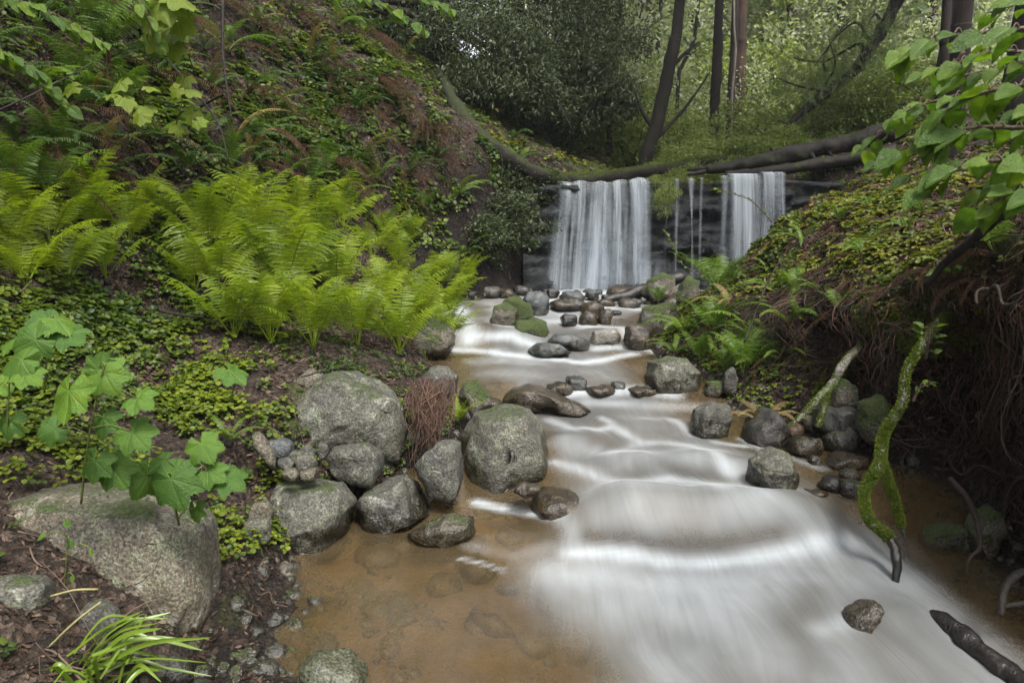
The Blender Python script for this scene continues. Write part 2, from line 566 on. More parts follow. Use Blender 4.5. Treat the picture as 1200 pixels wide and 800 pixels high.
def W(x, y):
    x, y = np.asarray(x, float), np.asarray(y, float)
    s = .42 * (1 - sstep(-.1, .55, x)) * sstep(1.5, 2.6, y) * (1 - sstep(3.6, 4.4, y))
    s = s + .07 * np.sin(x * 3.1) + .04 * np.sin(x * 7.3 + 1)
    return hermite(WY, WZ[:, None], np.atleast_1d(y - s).ravel())[:, 0].reshape(np.atleast_1d(y).shape)


def hitW(px, py):
    r = ray(px, py)
    z = .2
    for _ in range(25):
        t = (z - CAM[2]) / r[2]
        p = CAM + r * t
        z = .6 * z + .4 * float(W(p[0], p[1])[0])
    return CAM + r * ((z - CAM[2]) / r[2])


# ------------------------------------------------------------------ ground material + object
def soil():
    b = NT('forest_floor')
    co = b.coord()
    n1 = b.noise(co, 3, 5, .6)
    n2 = b.noise(co, 38, 4, .7)
    n3 = b.noise(co, 120, 3, .7)
    vor = b.n('ShaderNodeTexVoronoi', {'Vector': co, 'Scale': 60.0})
    duff = b.ramp(n2, [(.3, (.004, .003, .002)), (.5, (.013, .009, .006)), (.68, (.038, .025, .016))])
    fl = b.ramp(vor.outputs['Color'], [(.25, (.008, .006, .004)), (.5, (.026, .016, .010)), (.72, (.062, .042, .028)), (.8, (.11, .08, .062))])
    col = b.mix(b.maprange(n1, .35, .6, .35, .8), duff, fl)
    mossn = b.math('ADD', b.noise(co, 1.6, 4, .6), b.math('MULTIPLY', b.attr('moss'), .30))
    mc = b.ramp(n3, [(.3, (.014, .022, .004)), (.6, (.045, .065, .010)), (.8, (.08, .11, .018))])
    col = b.mix(b.maprange(mossn, .62, .72), col, mc)
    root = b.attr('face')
    col = b.mix(b.math('MULTIPLY', root, .9), col, b.mix(1.0, col, (.22, .19, .18), 'MULTIPLY'))  # darker bank faces; the shade left of the falls is painted in here
    sand = b.ramp(b.noise(co, 5, 5, .6), [(.3, (.07, .049, .025)), (.5, (.155, .112, .060)), (.75, (.23, .172, .10))])
    sand = b.mix(b.maprange(n3, .35, .65, .0, .5), sand, (.15, .10, .06))
    bed = b.math('ADD', b.attr('bed'), b.math('MULTIPLY', b.math('SUBTRACT', n1, .5), .5))
    col = b.mix(b.maprange(bed, .4, .65), col, sand)
    damp = b.attr('damp')
    col = b.mix(damp, col, b.mix(1.0, col, (.38, .34, .3), 'MULTIPLY'))
    h = b.math('ADD', b.math('ADD', n2, b.math('MULTIPLY', n3, .5)), b.math('MULTIPLY', vor.outputs['Distance'], .5))
    rough = b.math('SUBTRACT', .92, b.math('MULTIPLY', damp, .45))
    return b.done(b.pbsdf(col, rough, .3, b.bump(h, .9, .03)))


wlev = W(TV[:, 0], TV[:, 1])
tc, ty = TC.reshape(-1), TY.reshape(-1)
dz = TV[:, 2] - wlev
inch = (tc > 5.0) & (tc < 9.2) & (ty < 9.4)
bed = np.where(inch, sstep(.02, -.06, dz), 0)
damp = np.where((tc > 4.2) & (tc < 9.8) & (ty < 9.6), sstep(.22, .03, dz) * (1 - bed * .4), 0)
face = sstep(8.9, 9.2, tc) * sstep(10.15, 9.9, tc) * sstep(7, 5.5, ty) + 1.0 * sstep(3.9, 4.3, tc) * sstep(6.2, 6.0, tc) * sstep(7.0, 7.8, ty) * sstep(11, 9.8, ty)  # root wall, plus painted shade on the bank left of the falls
mossa = sstep(3, 4, tc) * 0 + .6 * sstep(9.9, 10.1, tc) * sstep(10.6, 10.2, tc) + .9 * sstep(10, 11.5, ty) * sstep(19, 15, ty) + .9 * sstep(8.4, 8.8, tc) * sstep(10, 9.4, tc) * sstep(4.6, 5.2, ty) * sstep(9, 8, ty)
mb = MB()
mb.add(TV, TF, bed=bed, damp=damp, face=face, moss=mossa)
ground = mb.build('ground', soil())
tag(ground, 'brown forest floor of the ravine with sandy stream bed', 'ground', kind='structure')

# ------------------------------------------------------------------ stream
BULGE = [  # px, py, half width x, half length y, height
    (785, 598, .40, .13, .10), (720, 590, .22, .13, .045), (735, 545, .24, .15, .06), (890, 598, .26, .13, .045),
    (830, 540, .22, .16, .05), (680, 515, .18, .16, .04), (940, 622, .22, .16, .03), (640, 745, .5, .3, -.015), (850, 715, .4, .2, .03),
    (610, 625, .22, .10, .025), (780, 498, .30, .12, .03), (705, 392, .25, .12, .06), (600, 395, .22, .16, .06), (760, 665, .35, .12, -.02),
    (980, 680, .25, .15, .03), (1060, 720, .16, .12, .04), (700, 700, .22, .15, .02), (900, 545, .15, .12, .03), (560, 385, .2, .2, .05),
]
FOAM = [  # pixels along the stroke on the water, half width in metres, strength
    ([(668, 647), (714, 645), (772, 655), (830, 658), (889, 653), (935, 647), (975, 637)], .050, .80),
    ([(660, 668), (740, 680), (830, 685), (900, 678)], .17, .50),
    ([(650, 700), (720, 725), (830, 730)], .22, .28),
    ([(870, 700), (960, 690), (1040, 680)], .20, .26),
    ([(940, 650), (1000, 645), (1060, 670)], .12, .30),
    ([(1040, 640), (1080, 700), (1130, 740), (1190, 790)], .12, .30),
    ([(960, 740), (985, 735), (1000, 725)], .05, .4),
    ([(652, 542), (695, 558), (726, 575), (757, 570), (788, 564), (819, 573), (845, 588)], .045, .60),
    ([(700, 585), (760, 590), (830, 595), (880, 600)], .13, .28),
    ([(714, 540), (749, 521), (780, 519), (811, 523), (840, 540), (855, 556)], .045, .50),
    ([(730, 548), (770, 540), (810, 545)], .12, .30),
    ([(645, 492), (672, 504), (700, 506), (718, 502), (749, 517)], .050, .50),
    ([(660, 520), (690, 530)], .10, .28),
    ([(668, 461), (726, 459), (757, 457), (792, 463)], .055, .75),
    ([(690, 472), (760, 474), (820, 478)], .09, .35),
    ([(705, 490), (716, 497)], .03, .5),
    ([(788, 496), (800, 502), (812, 509)], .035, .5),
    ([(838, 517), (855, 521), (872, 524)], .030, .65),
    ([(860, 548), (868, 570), (890, 590)], .06, .3),
    ([(870, 515), (900, 530), (960, 548)], .05, .35),
    ([(559, 589), (598, 597), (630, 604), (656, 611)], .030, .75),
    ([(650, 612), (668, 622), (672, 636)], .06, .45),
    ([(900, 600), (950, 615), (1000, 640)], .10, .30),
    ([(525, 410), (570, 412), (620, 418), (680, 425), (740, 415)], .08, .8),
    ([(530, 350), (540, 375), (550, 400)], .12, .85),
    ([(560, 396), (600, 400), (640, 408)], .07, .7),
    ([(700, 408), (750, 405), (770, 412)], .08, .7),
    ([(640, 352), (690, 360), (745, 362)], .10, .6),
    ([(650, 375), (690, 384), (730, 386), (740, 400)], .09, .65),
    ([(645, 343), (700, 344), (760, 344)], .13, 1.0),
    ([(540, 655), (560, 658), (590, 668)], .014, .5),
    ([(550, 640), (600, 650), (640, 640)], .05, .2),
]


CLEAR = [  # brown water showing through, and painted shade on the hump's downstream face
    ([(560, 430), (640, 432), (720, 437)], .14, .8),
    ([(690, 630), (760, 637), (840, 637), (910, 630)], .045, .75),  # shaded side of the hump, painted as a band of thinner foam
    ([(700, 597), (760, 605), (840, 600)], .05, .4),
    ([(930, 560), (980, 575), (1010, 590)], .09, .7),
    ([(600, 720), (580, 780), (560, 830)], .18, .7),
    ([(760, 740), (830, 760), (860, 800)], .10, .45),
    ([(950, 700), (930, 740), (960, 780)], .08, .5),
    ([(1050, 640), (1110, 680), (1180, 720)], .07, .6),
    ([(700, 520), (740, 528)], .06, .45),
    ([(790, 555), (850, 562)], .07, .5),
    ([(640, 625), (600, 640)], .10, .6),
]


def seg_dist(pts, px):
    d = np.full(len(px), 9.0)
    for a, b in zip(pts[:-1], pts[1:]):
        ab = b - a
        t = np.clip(((px - a) @ ab) / (ab @ ab + 1e-9), 0, 1)
        d = np.minimum(d, np.linalg.norm(px - (a + t[:, None] * ab), axis=1))
    return d


def water_mat():
    b = NT('silky_stream_water')
    co = b.coord()
    fl = b.n('ShaderNodeCombineXYZ', {0: b.attr('su'), 1: b.attr('sv'), 2: 0.0}).outputs[0]
    warp = b.noise(co, 2.2, 3)
    streak = b.noise(b.mapping(fl, (17, 1.5, 1)), 1.0, 5, .65, .9)
    soft = b.noise(b.mapping(fl, (3.4, 1.1, 1)), 1.0, 3, .5, .6)
    fm = b.attr('foam')
    cloud = b.noise(b.mapping(co, (3.0, 2.2, 3)), 1.0, 4, .55, .4)
    s = b.math('ADD', b.math('MULTIPLY', b.math('SUBTRACT', streak, .5), .70), b.math('ADD', b.math('MULTIPLY', b.math('SUBTRACT', soft, .5), .6), b.math('MULTIPLY', b.math('SUBTRACT', cloud, .5), .9)))
    f = b.math('ADD', fm, b.math('MULTIPLY', s, b.math('ADD', b.math('MULTIPLY', fm, 1.05), .05)))
    f = b.maprange(f, .05, 1.30, 0, .90)
    bp = b.bump(b.math('ADD', b.math('MULTIPLY', streak, .5), soft), .22, .05)
    amber = b.ramp(warp, [(.3, (.085, .062, .031)), (.7, (.165, .122, .066))])
    taupe = b.ramp(warp, [(.3, (.050, .048, .043)), (.7, (.098, .095, .086))])
    mn = b.attr('main')
    murk = b.n('ShaderNodeBsdfDiffuse', {'Color': b.mix(mn, amber, taupe)}).outputs[0]
    clear = b.n('ShaderNodeBsdfTransparent', {'Color': (.82, .72, .54, 1)}).outputs[0]
    under = b.n('ShaderNodeMixShader', {0: b.math('ADD', .27, b.math('MULTIPLY', mn, .33)), 1: clear, 2: murk}).outputs[0]
    gl = b.n('ShaderNodeBsdfGlossy', {'Color': (1, 1, 1, 1), 'Roughness': b.math('ADD', .07, b.math('MULTIPLY', mn, .40)), 'Normal': bp}).outputs[0]
    fr = b.n('ShaderNodeFresnel', {'IOR': 1.33, 'Normal': bp}).outputs[0]
    surf = b.n('ShaderNodeMixShader', {0: fr, 1: under, 2: gl}).outputs[0]
    fd = b.n('ShaderNodeBsdfDiffuse', {'Color': (.52, .565, .595, 1), 'Normal': bp}).outputs[0]
    ft = b.n('ShaderNodeBsdfTranslucent', {'Color': (.50, .54, .57, 1)}).outputs[0]
    foam = b.n('ShaderNodeMixShader', {0: .25, 1: fd, 2: ft}).outputs[0]
    return b.done(b.n('ShaderNodeMixShader', {0: f, 1: surf, 2: foam}).outputs[0])


M_WATER = water_mat()


def make_stream():
    ys = np.concatenate([np.linspace(-30, 0, 8), np.arange(.3, 4.2, .028), np.arange(4.2, 9.34, .04)])
    nu = 130
    q = hermite(RY, RP, ys)
    xl, xr = q[:, 6, 0] - .32, q[:, 8, 0] + .35
    xl = np.where(ys > 3.2, xl - .15, xl)
    u = np.linspace(0, 1, nu)
    X = xl[:, None] * (1 - u) + xr[:, None] * u
    Y = np.repeat(ys[:, None], nu, 1)
    x, y = X.ravel(), Y.ravel()
    z = W(x, y)
    pos = np.stack([x, y], 1)
    for px, py, sx, sy, h in BULGE:
        c = hitW(px, py)
        e = ((x - c[0]) / sx) ** 2 + ((y - c[1]) / sy) ** 2
        z = z + h * np.exp(-e)
    fm = np.full(len(x), 0.0)
    main = sstep(-.16, .50, .30 * fbm(np.stack([x * 2.2, y * 1.3, x * 0], 1), 4, 71) + x - np.interp(y, [1.5, 2.4, 2.9, 3.3, 4.2, 5, 9], [.25, -.05, -.05, .1, -.2, -.4, -.9])) * sstep(.15, .5, np.interp(y, RY, RP[:, 8, 0]) - x)
    milk = fbm(np.stack([x * 1.6, y * 1.1, x * 0], 1), 4, 61)
    fm = fm + np.clip(.13 + .24 * milk, .02, .5) * main
    for pts, wd, st in FOAM:
        w = np.array([hitW(*p)[:2] for p in pts])
        d = seg_dist(w, pos)
        g = st * np.exp(-(d / wd) ** 2)
        fm = 1 - (1 - fm) * (1 - np.clip(g, 0, 1))
    for pts, wd, st in CLEAR:
        w = np.array([hitW(*p)[:2] for p in pts])
        fm = fm * (1 - st * np.exp(-(seg_dist(w, pos) / wd) ** 2))
    rip = fbm(np.stack([x * 5, y * 1.6, x * 0], 1), 3, 5) * .007 + fbm(np.stack([x * 14, y * 5, x * 0], 1), 2, 8) * .0022
    z = z + rip * (.25 + main)
    mb = MB()
    mb.add(np.stack([x, y, z], 1), grid_faces(len(ys), nu), foam=np.clip(fm, 0, 1), main=main, su=x + .12 * fbm(np.stack([x, y, y * 0], 1) * 1.5, 2, 2), sv=y)
    o = mb.build('water', M_WATER)
    tag(o, 'silky white and brown stream running down the ravine', 'stream', kind='structure')
    # the water above the ledge
    ys = np.arange(9.30, 17, .25)
    q = hermite(RY, RP, ys)
    xl, xr = q[:, 6, 0] - .1, q[:, 8, 0] + .1
    X = xl[:, None] * (1 - u) + xr[:, None] * u
    Y = np.repeat(ys[:, None], nu, 1)
    Z = np.full_like(X, 1.90) + .006 * np.sin(X * 9)
    mb = MB()
    mb.add(np.stack([X, Y, Z], -1).reshape(-1, 3), grid_faces(len(ys), nu), foam=.1, main=.3, su=X.ravel(), sv=Y.ravel())
    o = mb.build('water', M_WATER)
    tag(o, 'calm water held above the ledge behind the fallen logs', 'stream', kind='structure')


make_stream()

# ------------------------------------------------------------------ ledge and falls
def ledge():
    b = NT('wet_black_rock')
    co = b.coord()
    st = b.noise(b.mapping(co, (4, 4, 11)), 1.0, 6, .7, 1.2)
    n = b.noise(co, 24, 4, .65)
    col = b.ramp(st, [(.3, (.003, .0038, .0045)), (.6, (.010, .012, .0135)), (.8, (.026, .027, .026))])
    mz = b.maprange(b.noise(co, 3, 3), .55, .7, 0, .5)
    col = b.mix(mz, col, (.010, .014, .005))
    m = b.done(b.pbsdf(col, .5, .25, b.bump(b.math('ADD', st, b.math('MULTIPLY', n, .4)), .9, .04)))
    xs = np.linspace(.15, 4.7, 170)
    ts = np.linspace(0, 1, 60)
    V = []
    for t in ts:
        z = .25 + 1.63 * min(t / .8, 1)
        back = max(0, (t - .8) / .2) * .5
        V.append(np.stack([xs, np.full_like(xs, 9.28 + back + .10 * t), np.full_like(xs, z)], 1))
    V = np.concatenate(V)
    q = V * np.array([1.3, 1, 7.0])
    d = fbm(q * np.array([1.5, 1, .8]), 5, 31) * .09 + np.floor(fbm(V * np.array([1.6, 1, 5]), 3, 41) * 3) * .03
    top = np.repeat(ts > .8, len(xs))
    V[:, 1] -= np.where(top, d * .3, d)
    # a shelf half way down under the right-hand fall and a toe at the foot
    V[:, 1] -= .20 * sstep(2.62, 2.7, V[:, 0]) * sstep(3.0, 2.9, V[:, 0]) * sstep(1.08, 1.03, V[:, 2]) * sstep(.84, .9, V[:, 2])
    V[:, 1] -= .22 * sstep(.85, .55, V[:, 2]) * (.5 + .5 * np.sin(V[:, 0] * 5.3))
    V[:, 2] += np.where(top, .02 * np.sin(V[:, 0] * 4) + .05 * sstep(2.0, 2.8, V[:, 0]), 0)
    mb = MB()
    mb.add(V, grid_faces(len(ts), len(xs)))
    tag(mb.build('rock_ledge', m), 'dark wet layered rock ledge that the water falls over', 'rock ledge')


ledge()


def fall_mat(name, density, seed):
    b = NT(name)
    u = b.attr('cu')
    v = b.attr('cv')
    c = b.n('ShaderNodeCombineXYZ', {0: b.math('ADD', b.math('MULTIPLY', u, 9.5), seed * 3.7), 1: b.math('MULTIPLY', v, .32), 2: float(seed)}).outputs[0]
    n1 = b.noise(c, 1.0, 4, .6, .25)
    c2 = b.n('ShaderNodeCombineXYZ', {0: b.math('MULTIPLY', u, 38), 1: b.math('MULTIPLY', v, .5), 2: seed + 5.0}).outputs[0]
    n2 = b.noise(c2, 1.0, 3, .6)
    c3 = b.n('ShaderNodeCombineXYZ', {0: b.math('MULTIPLY', u, 3.1), 1: b.math('MULTIPLY', v, .5), 2: seed + 9.0}).outputs[0]
    n3 = b.noise(c3, 1.0, 2, .5, .6)
    s = b.math('ADD', b.math('ADD', b.math('MULTIPLY', n1, .50), b.math('MULTIPLY', n2, .16)), b.math('MULTIPLY', n3, .34))
    a = b.maprange(s, .60 - density * .30, .98 - density * .34)
    a = b.math('MULTIPLY', a, b.attr('edge'), clamp=True)
    d = b.n('ShaderNodeBsdfDiffuse', {'Color': (.62, .68, .74, 1)}).outputs[0]
    tr = b.n('ShaderNodeBsdfTranslucent', {'Color': (.66, .72, .78, 1)}).outputs[0]
    w = b.n('ShaderNodeMixShader', {0: .45, 1: d, 2: tr}).outputs[0]
    cl = b.n('ShaderNodeBsdfTransparent', {'Color': (.96, .97, .98, 1)}).outputs[0]
    return b.done(b.n('ShaderNodeMixShader', {0: b.math('MULTIPLY', a, .93), 1: cl, 2: w}).outputs[0])


def curtain(x0, x1, ztop, zbot, y0, out, fan, mat, parent, seed, e=.12, n=90, m=40, prof=None, topfade=0.0, gain=1.0):
    """A falling sheet: starts on the lip, leaves it in a parabola, drawn out to strands."""
    u = np.linspace(0, 1, n)
    t = np.linspace(-.08, 1, m)
    U, T = np.meshgrid(u, t)
    Tc = np.clip(T, 0, 1)
    X = x0 + (x1 - x0) * U + fan * (U - .75) * Tc ** 1.3
    Zt = ztop if prof is None else ztop + prof(U)
    Z = Zt + (zbot - Zt) * Tc ** 1.15
    Y = y0 - out * np.sqrt(Tc) * .9 - np.minimum(T, 0) * 2.2
    q = np.stack([U * (x1 - x0) * 11, Tc * .5, U * 0 + seed], -1).reshape(-1, 3)
    Y = Y + (fbm(q, 3, seed) * .045).reshape(U.shape) * sstep(0, .2, Tc)
    edge = sstep(0, e, U) * sstep(1, 1 - e, U)
    edge = edge * np.clip(.35 + sstep(-.08, .04, T), 0, 1) * gain
    if topfade:
        edge = edge * sstep(0, topfade, T)
    X = X + (fbm(np.stack([Tc * 1.3, U * 3, U * 0 + seed], -1).reshape(-1, 3), 2, seed + 3) * .016).reshape(U.shape) * Tc
    mb = MB()
    V = np.stack([X, Y, Z], -1).reshape(-1, 3) - np.array(parent.location)
    mb.add(V, grid_faces(m, n), cu=(U * (x1 - x0)).ravel(), cv=(Z).ravel(), edge=edge.ravel())
    return mb.build('water_curtain', mat, parent)


F1 = fall_mat('falling_water', .74, 1)
F2 = fall_mat('falling_water_thin', .44, 2)
F3 = fall_mat('falling_water_dense', .95, 3)
w1 = empty('waterfall', (1.2, 9.2, .48), 'broad veil of white water on the left of the ledge beside the dark overhanging bank', 'waterfall')
lip = lambda U: .06 * U + .012 * np.sin(U * 9) + .010 * np.sin(U * 31)
curtain(.60, 1.86, 1.90, .45, 9.34, .26, .14, F1, w1, 1, .12, prof=lip)
curtain(.54, 1.88, 1.88, .45, 9.36, .14, .20, F2, w1, 2, .10, prof=lip)
curtain(.95, 1.42, 1.05, .45, 9.10, .20, .16, F2, w1, 3, .4, 50, 30, topfade=.5, gain=.8)
curtain(1.66, 2.04, .98, .45, 9.12, .17, .10, F2, w1, 4, .4, 40, 30, topfade=.5, gain=.8)
w2 = empty('waterfall', (2.4, 9.2, .5), 'three thin trickles of water down the black middle of the ledge', 'waterfall')
curtain(2.13, 2.21, 1.95, .55, 9.22, .10, -.05, F3, w2, 5, .5, 30, 40, gain=.55)
curtain(2.30, 2.42, 1.96, .6, 9.24, .13, -.22, F3, w2, 6, .5, 30, 40, gain=.75)
curtain(2.47, 2.53, 1.97, .6, 9.24, .1, -.05, F3, w2, 7, .5, 30, 40, gain=.45)
curtain(2.02, 2.05, 1.9, .6, 9.24, .1, -.02, F3, w2, 12, .5, 20, 40, gain=.3)
curtain(2.12, 2.34, .80, .5, 9.04, .08, .05, F2, w2, 13, .5, 30, 20, topfade=.5, gain=.7)
w3 = empty('waterfall', (3.1, 9.1, .5), 'dense white chute of water at the right end of the ledge under the dark logs', 'waterfall')
curtain(2.80, 3.30, 2.02, .45, 9.26, .34, -.02, F3, w3, 8, .3, 60, 40)
curtain(2.72, 2.86, 1.99, 1.04, 9.2, .1, -.02, F3, w3, 9, .5, 30, 30, gain=.6)
curtain(2.66, 3.02, 1.10, .5, 9.08, .14, .02, F2, w3, 10, .4, 40, 30, topfade=.35, gain=.8)
curtain(3.28, 3.63, 2.04, 1.05, 9.28, .16, -.02, F1, w3, 11, .15, 60, 30)
# ------------------------------------------------------------------ rocks
GR = rock_mat('granite_grey', (.027, .027, .021), (.098, .092, .070), moss=.22, tint=(.10, .105, .07))
GRD = rock_mat('granite_damp', (.019, .0195, .016), (.070, .066, .052), moss=.15, tint=(.07, .07, .05))
GRW = rock_mat('granite_wet', (.035, .031, .024), (.12, .10, .075), wet=.9, tint=(.13, .095, .05))
GRT = rock_mat('granite_tan', (.042, .037, .027), (.125, .105, .072), moss=.22, tint=(.10, .105, .065))
GRK = rock_mat('dark_stone', (.018, .018, .017), (.055, .052, .048), wet=.35, speck=.5, tint=(.04, .035, .028))
GRM = rock_mat('mossy_stone', (.05, .045, .03), (.13, .11, .075), moss=.98)
GRMM = rock_mat('half_mossy_stone', (.05, .045, .035), (.15, .13, .095), moss=.72)
GRB = rock_mat('blue_grey_stone', (.045, .055, .062), (.13, .145, .15), wet=.6, speck=.7, tint=(.08, .09, .095))
GRR = rock_mat('reddish_stone', (.13, .075, .05), (.26, .17, .12), speck=.6, tint=(.15, .10, .07))


def icosphere(sub):
    me = bpy.data.meshes.new('tmp')
    import bmesh
    bm = bmesh.new()
    bmesh.ops.create_icosphere(bm, subdivisions=sub, radius=1)
    v = np.array([x.co[:] for x in bm.verts])
    f = np.array([[x.index for x in q.verts] for q in bm.faces])
    bm.free()
    bpy.data.meshes.remove(me)
    return v, f


ICO = {k: icosphere(k) for k in (2, 3, 4, 5)}


def rock(name, label, out, mat, base='w', thick=.8, seed=0, sub=4, cuts=7, block=.75, group=None, cat='rock', sink=.25, dep=None, lump=1.0, cutd=(.66, .93), toe=0.0, planes=()):
    """A boulder whose silhouette follows `out` (photo pixels: a polygon, or x0,y0,x1,y1), with its own depth."""
    r = np.random.default_rng(seed + 100)
    out = np.asarray(out, float)
    if out.ndim == 1:
        x0, y0, x1, y1 = out
        a = np.linspace(0, 2 * math.pi, 14)[:-1]
        rad = 1 + r.uniform(-.12, .12, len(a))
        cx, cy = (x0 + x1) / 2, (y0 + y1) / 2
        out = np.stack([cx + (x1 - x0) / 2 * np.sign(np.cos(a)) * np.abs(np.cos(a)) ** block * rad, cy - (y1 - y0) / 2 * np.sign(np.sin(a)) * np.abs(np.sin(a)) ** block * rad], 1)
    cx, cy = out[:, 0].mean(), (out[:, 1].min() + out[:, 1].max()) / 2
    cx = (out[:, 0].min() + out[:, 0].max()) / 2
    wpx, hpx = np.ptp(out[:, 0]), np.ptp(out[:, 1])
    bx, by = cx, out[:, 1].max()
    if dep is None:
        g = hitW(bx, by) if base == 'w' else hitT(bx, by)[0]
        d0 = depth_of(g)
    else:
        d0 = dep
    T = thick * wpx * d0 / F * .5
    dc = d0 + T * .75 + toe
    k = dc / F
    cen = P(cx, cy, dc)
    v, f = ICO[sub]
    u = v.copy()
    # facet cuts in the unit ball
    for i in range(cuts):
        nn = r.normal(size=3)
        nn[2] = abs(nn[2]) * .4 if i % 2 else nn[2]
        nn /= np.linalg.norm(nn)
        d = r.uniform(*cutd)
        s = u @ nn - d
        u = u - np.where(s > 0, s, 0)[:, None] * nn * .93
    for nx, ny, nz_, d in planes:
        nn = np.array([nx, ny, nz_], float)
        nn /= np.linalg.norm(nn)
        s = u @ nn - d
        u = u - np.where(s > 0, s, 0)[:, None] * nn * .97
    # polar silhouette
    ang = np.arctan2(u[:, 1], u[:, 0])
    pa = np.arctan2(-(out[:, 1] - cy), out[:, 0] - cx)
    o = np.argsort(pa)
    q = out[o]
    pa = pa[o]
    fine = []
    for i in range(len(q)):
        a, b = q[i], q[(i + 1) % len(q)]
        for t in np.linspace(0, 1, 10, endpoint=False):
            fine.append(a * (1 - t) + b * t)
    fine = np.array(fine)
    fa = np.arctan2(-(fine[:, 1] - cy), fine[:, 0] - cx)
    fr = np.hypot(fine[:, 0] - cx, fine[:, 1] - cy)
    o = np.argsort(fa)
    fa, fr = fa[o], fr[o]
    Rad = np.interp(ang, np.r_[fa - 2 * math.pi, fa, fa + 2 * math.pi], np.r_[fr, fr, fr])
    rho = np.hypot(u[:, 0], u[:, 1])
    rmax = np.hypot(v[:, 0], v[:, 1])
    rho2 = np.minimum(rho, 1) ** block
    X = Rad * rho2 * np.cos(ang) * k
    Y = Rad * rho2 * np.sin(ang) * k
    D = -np.sign(u[:, 2]) * np.abs(u[:, 2]) ** block * T
    low = np.clip(-Y / (hpx * .5 * k), 0, 1)
    Y = Y - low ** 2 * sink * hpx * k
    V = cen + X[:, None] * RIGHT + Y[:, None] * UP + D[:, None] * FWD
    size = max(wpx, hpx) * k
    nn = V - cen
    nn /= np.linalg.norm(nn, axis=1)[:, None] + 1e-9
    n = fbm(V / size * 2.2 + seed, 3, seed) * .045 + fbm(V / size * 6 + seed, 4, seed + 5) * .020 - np.abs(fbm(V / size * 3.5 + seed * 2, 2, seed + 9)) * .02
    V = V + nn * (n * size * lump)[:, None]
    wl = W(V[:, 0], V[:, 1])
    wet = sstep(.20, .02, V[:, 2] - wl)
    basep = cen - UP * hpx * k * .5
    mb = MB()
    mb.add(V - basep, f, wet=wet)
    ob = mb.build(name, mat)
    ob.location = Vector(basep)
    tag(ob, label, cat, group)
    return ob


# --- left bank
rock('boulder', 'large tan lichen stained block under the broad lobed leaves at lower left', [(8, 590), (40, 580), (100, 570), (150, 578), (200, 590), (232, 612), (243, 650), (252, 690), (245, 705), (190, 710), (130, 690), (60, 672), (10, 650)], GRT, 't', .7, 1, 5, 4, .5, dep=2.25, lump=.8, cutd=(.8, .95), planes=[(.05, .12, .98, .42), (0, .9, .42, .62), (.85, .1, .5, .72), (-.5, .1, .85, .62)])
rock('rock', 'grey oval stone at the left edge below the tan block', [0 - 30, 677, 58, 714], GR, 't', .8, 2, 4, dep=2.0)
rock('rock', 'small round grey stone in the lower left corner', [-22, 714, 25, 752], GR, 't', .8, 3, 4, dep=1.95)
rock('rock', 'half buried dark stone between the tan block and the sedge blades', [94, 700, 142, 752], GRD, 't', .8, 4, 4, dep=2.1)
rock('boulder', 'grey speckled boulder at the pool edge just left of the rounded dark one', [(312, 575), (330, 562), (365, 561), (400, 565), (420, 590), (415, 615), (400, 635), (370, 645), (335, 636), (318, 610)], GR, 'w', .95, 5, 5, 7, .7)
rock('boulder', 'rounded dark grey boulder standing in the edge of the brown pool', [(420, 590), (425, 572), (450, 560), (475, 558), (490, 570), (505, 600), (490, 612), (455, 622), (430, 620)], GRD, 'w', .95, 6, 5, 6, .7)
rock('rock', 'flat damp stone wedged under the big boulder on the left bank', [(382, 535), (395, 522), (430, 520), (445, 530), (447, 548), (440, 562), (400, 558), (385, 548)], GRD, 't', .9, 7, 4, 6, .6, dep=3.35)
rock('boulder', 'big rounded grey boulder on the left bank with roots hanging at its right', [(342, 478), (350, 462), (385, 436), (410, 433), (440, 442), (462, 456), (474, 475), (480, 500), (470, 525), (440, 532), (400, 520), (362, 518), (346, 500)], GR, 't', .9, 8, 5, 4, .66, dep=3.5, lump=.9, cutd=(.78, .95), planes=[(.5, .75, .4, .66), (-.25, .2, .95, .66), (.25, -.6, .75, .58), (-.8, .3, .5, .74), (.75, .0, .65, .70)])
rock('rock', 'pale brown leaning slab behind the big boulder on the left bank', [(335, 470), (345, 445), (362, 430), (382, 432), (388, 445), (370, 462), (350, 475)], GRT, 't', .8, 9, 4, 5, .6, dep=3.75)
rock('boulder', 'large angular grey boulder with a ridge in the middle of the left shore', [(522, 520), (535, 500), (555, 480), (590, 472), (625, 480), (642, 505), (651, 540), (645, 552), (615, 566), (590, 577), (560, 580), (530, 572), (518, 545)], GR, 'w', .95, 14, 5, 2, .50, cutd=(.85, .97), lump=.5, planes=[(-.82, .05, .57, .30), (.25, .10, .96, .46), (.85, .25, .45, .62), (-.25, .9, .45, .58), (.3, -.5, .8, .6)])
rock('rock', 'dark cracked stone leaning on the left of the large ridged boulder', [(485, 545), (497, 525), (520, 512), (538, 520), (546, 560), (535, 578), (500, 575)], GRD, 'w', .9, 11, 4, 8, .6, dep=3.35)
rock('rock', 'pale stone showing above the water in front of the large ridged boulder', [(478, 625), (500, 608), (530, 602), (552, 608), (556, 625), (530, 636), (500, 638)], GRT, 'w', .8, 12, 4, 4, .8, toe=-.03)
rock('rock', 'submerged greenish stone at the bottom edge of the brown pool', [(352, 775), (372, 762), (405, 768), (430, 785), (434, 812), (352, 812)], rock_mat('green_stone', (.10, .12, .08), (.20, .22, .16)), 'w', .8, 13, 4, 4, .8)
rock('rock', 'small tan stone above a pale twin beside the pool edge boulder', [290, 585, 322, 614], GRT, 't', .8, 15, 3, dep=2.9)
rock('rock', 'small pale grey stone below its tan twin beside the pool edge boulder', [284, 604, 318, 638], GR, 't', .8, 16, 3, dep=2.85)
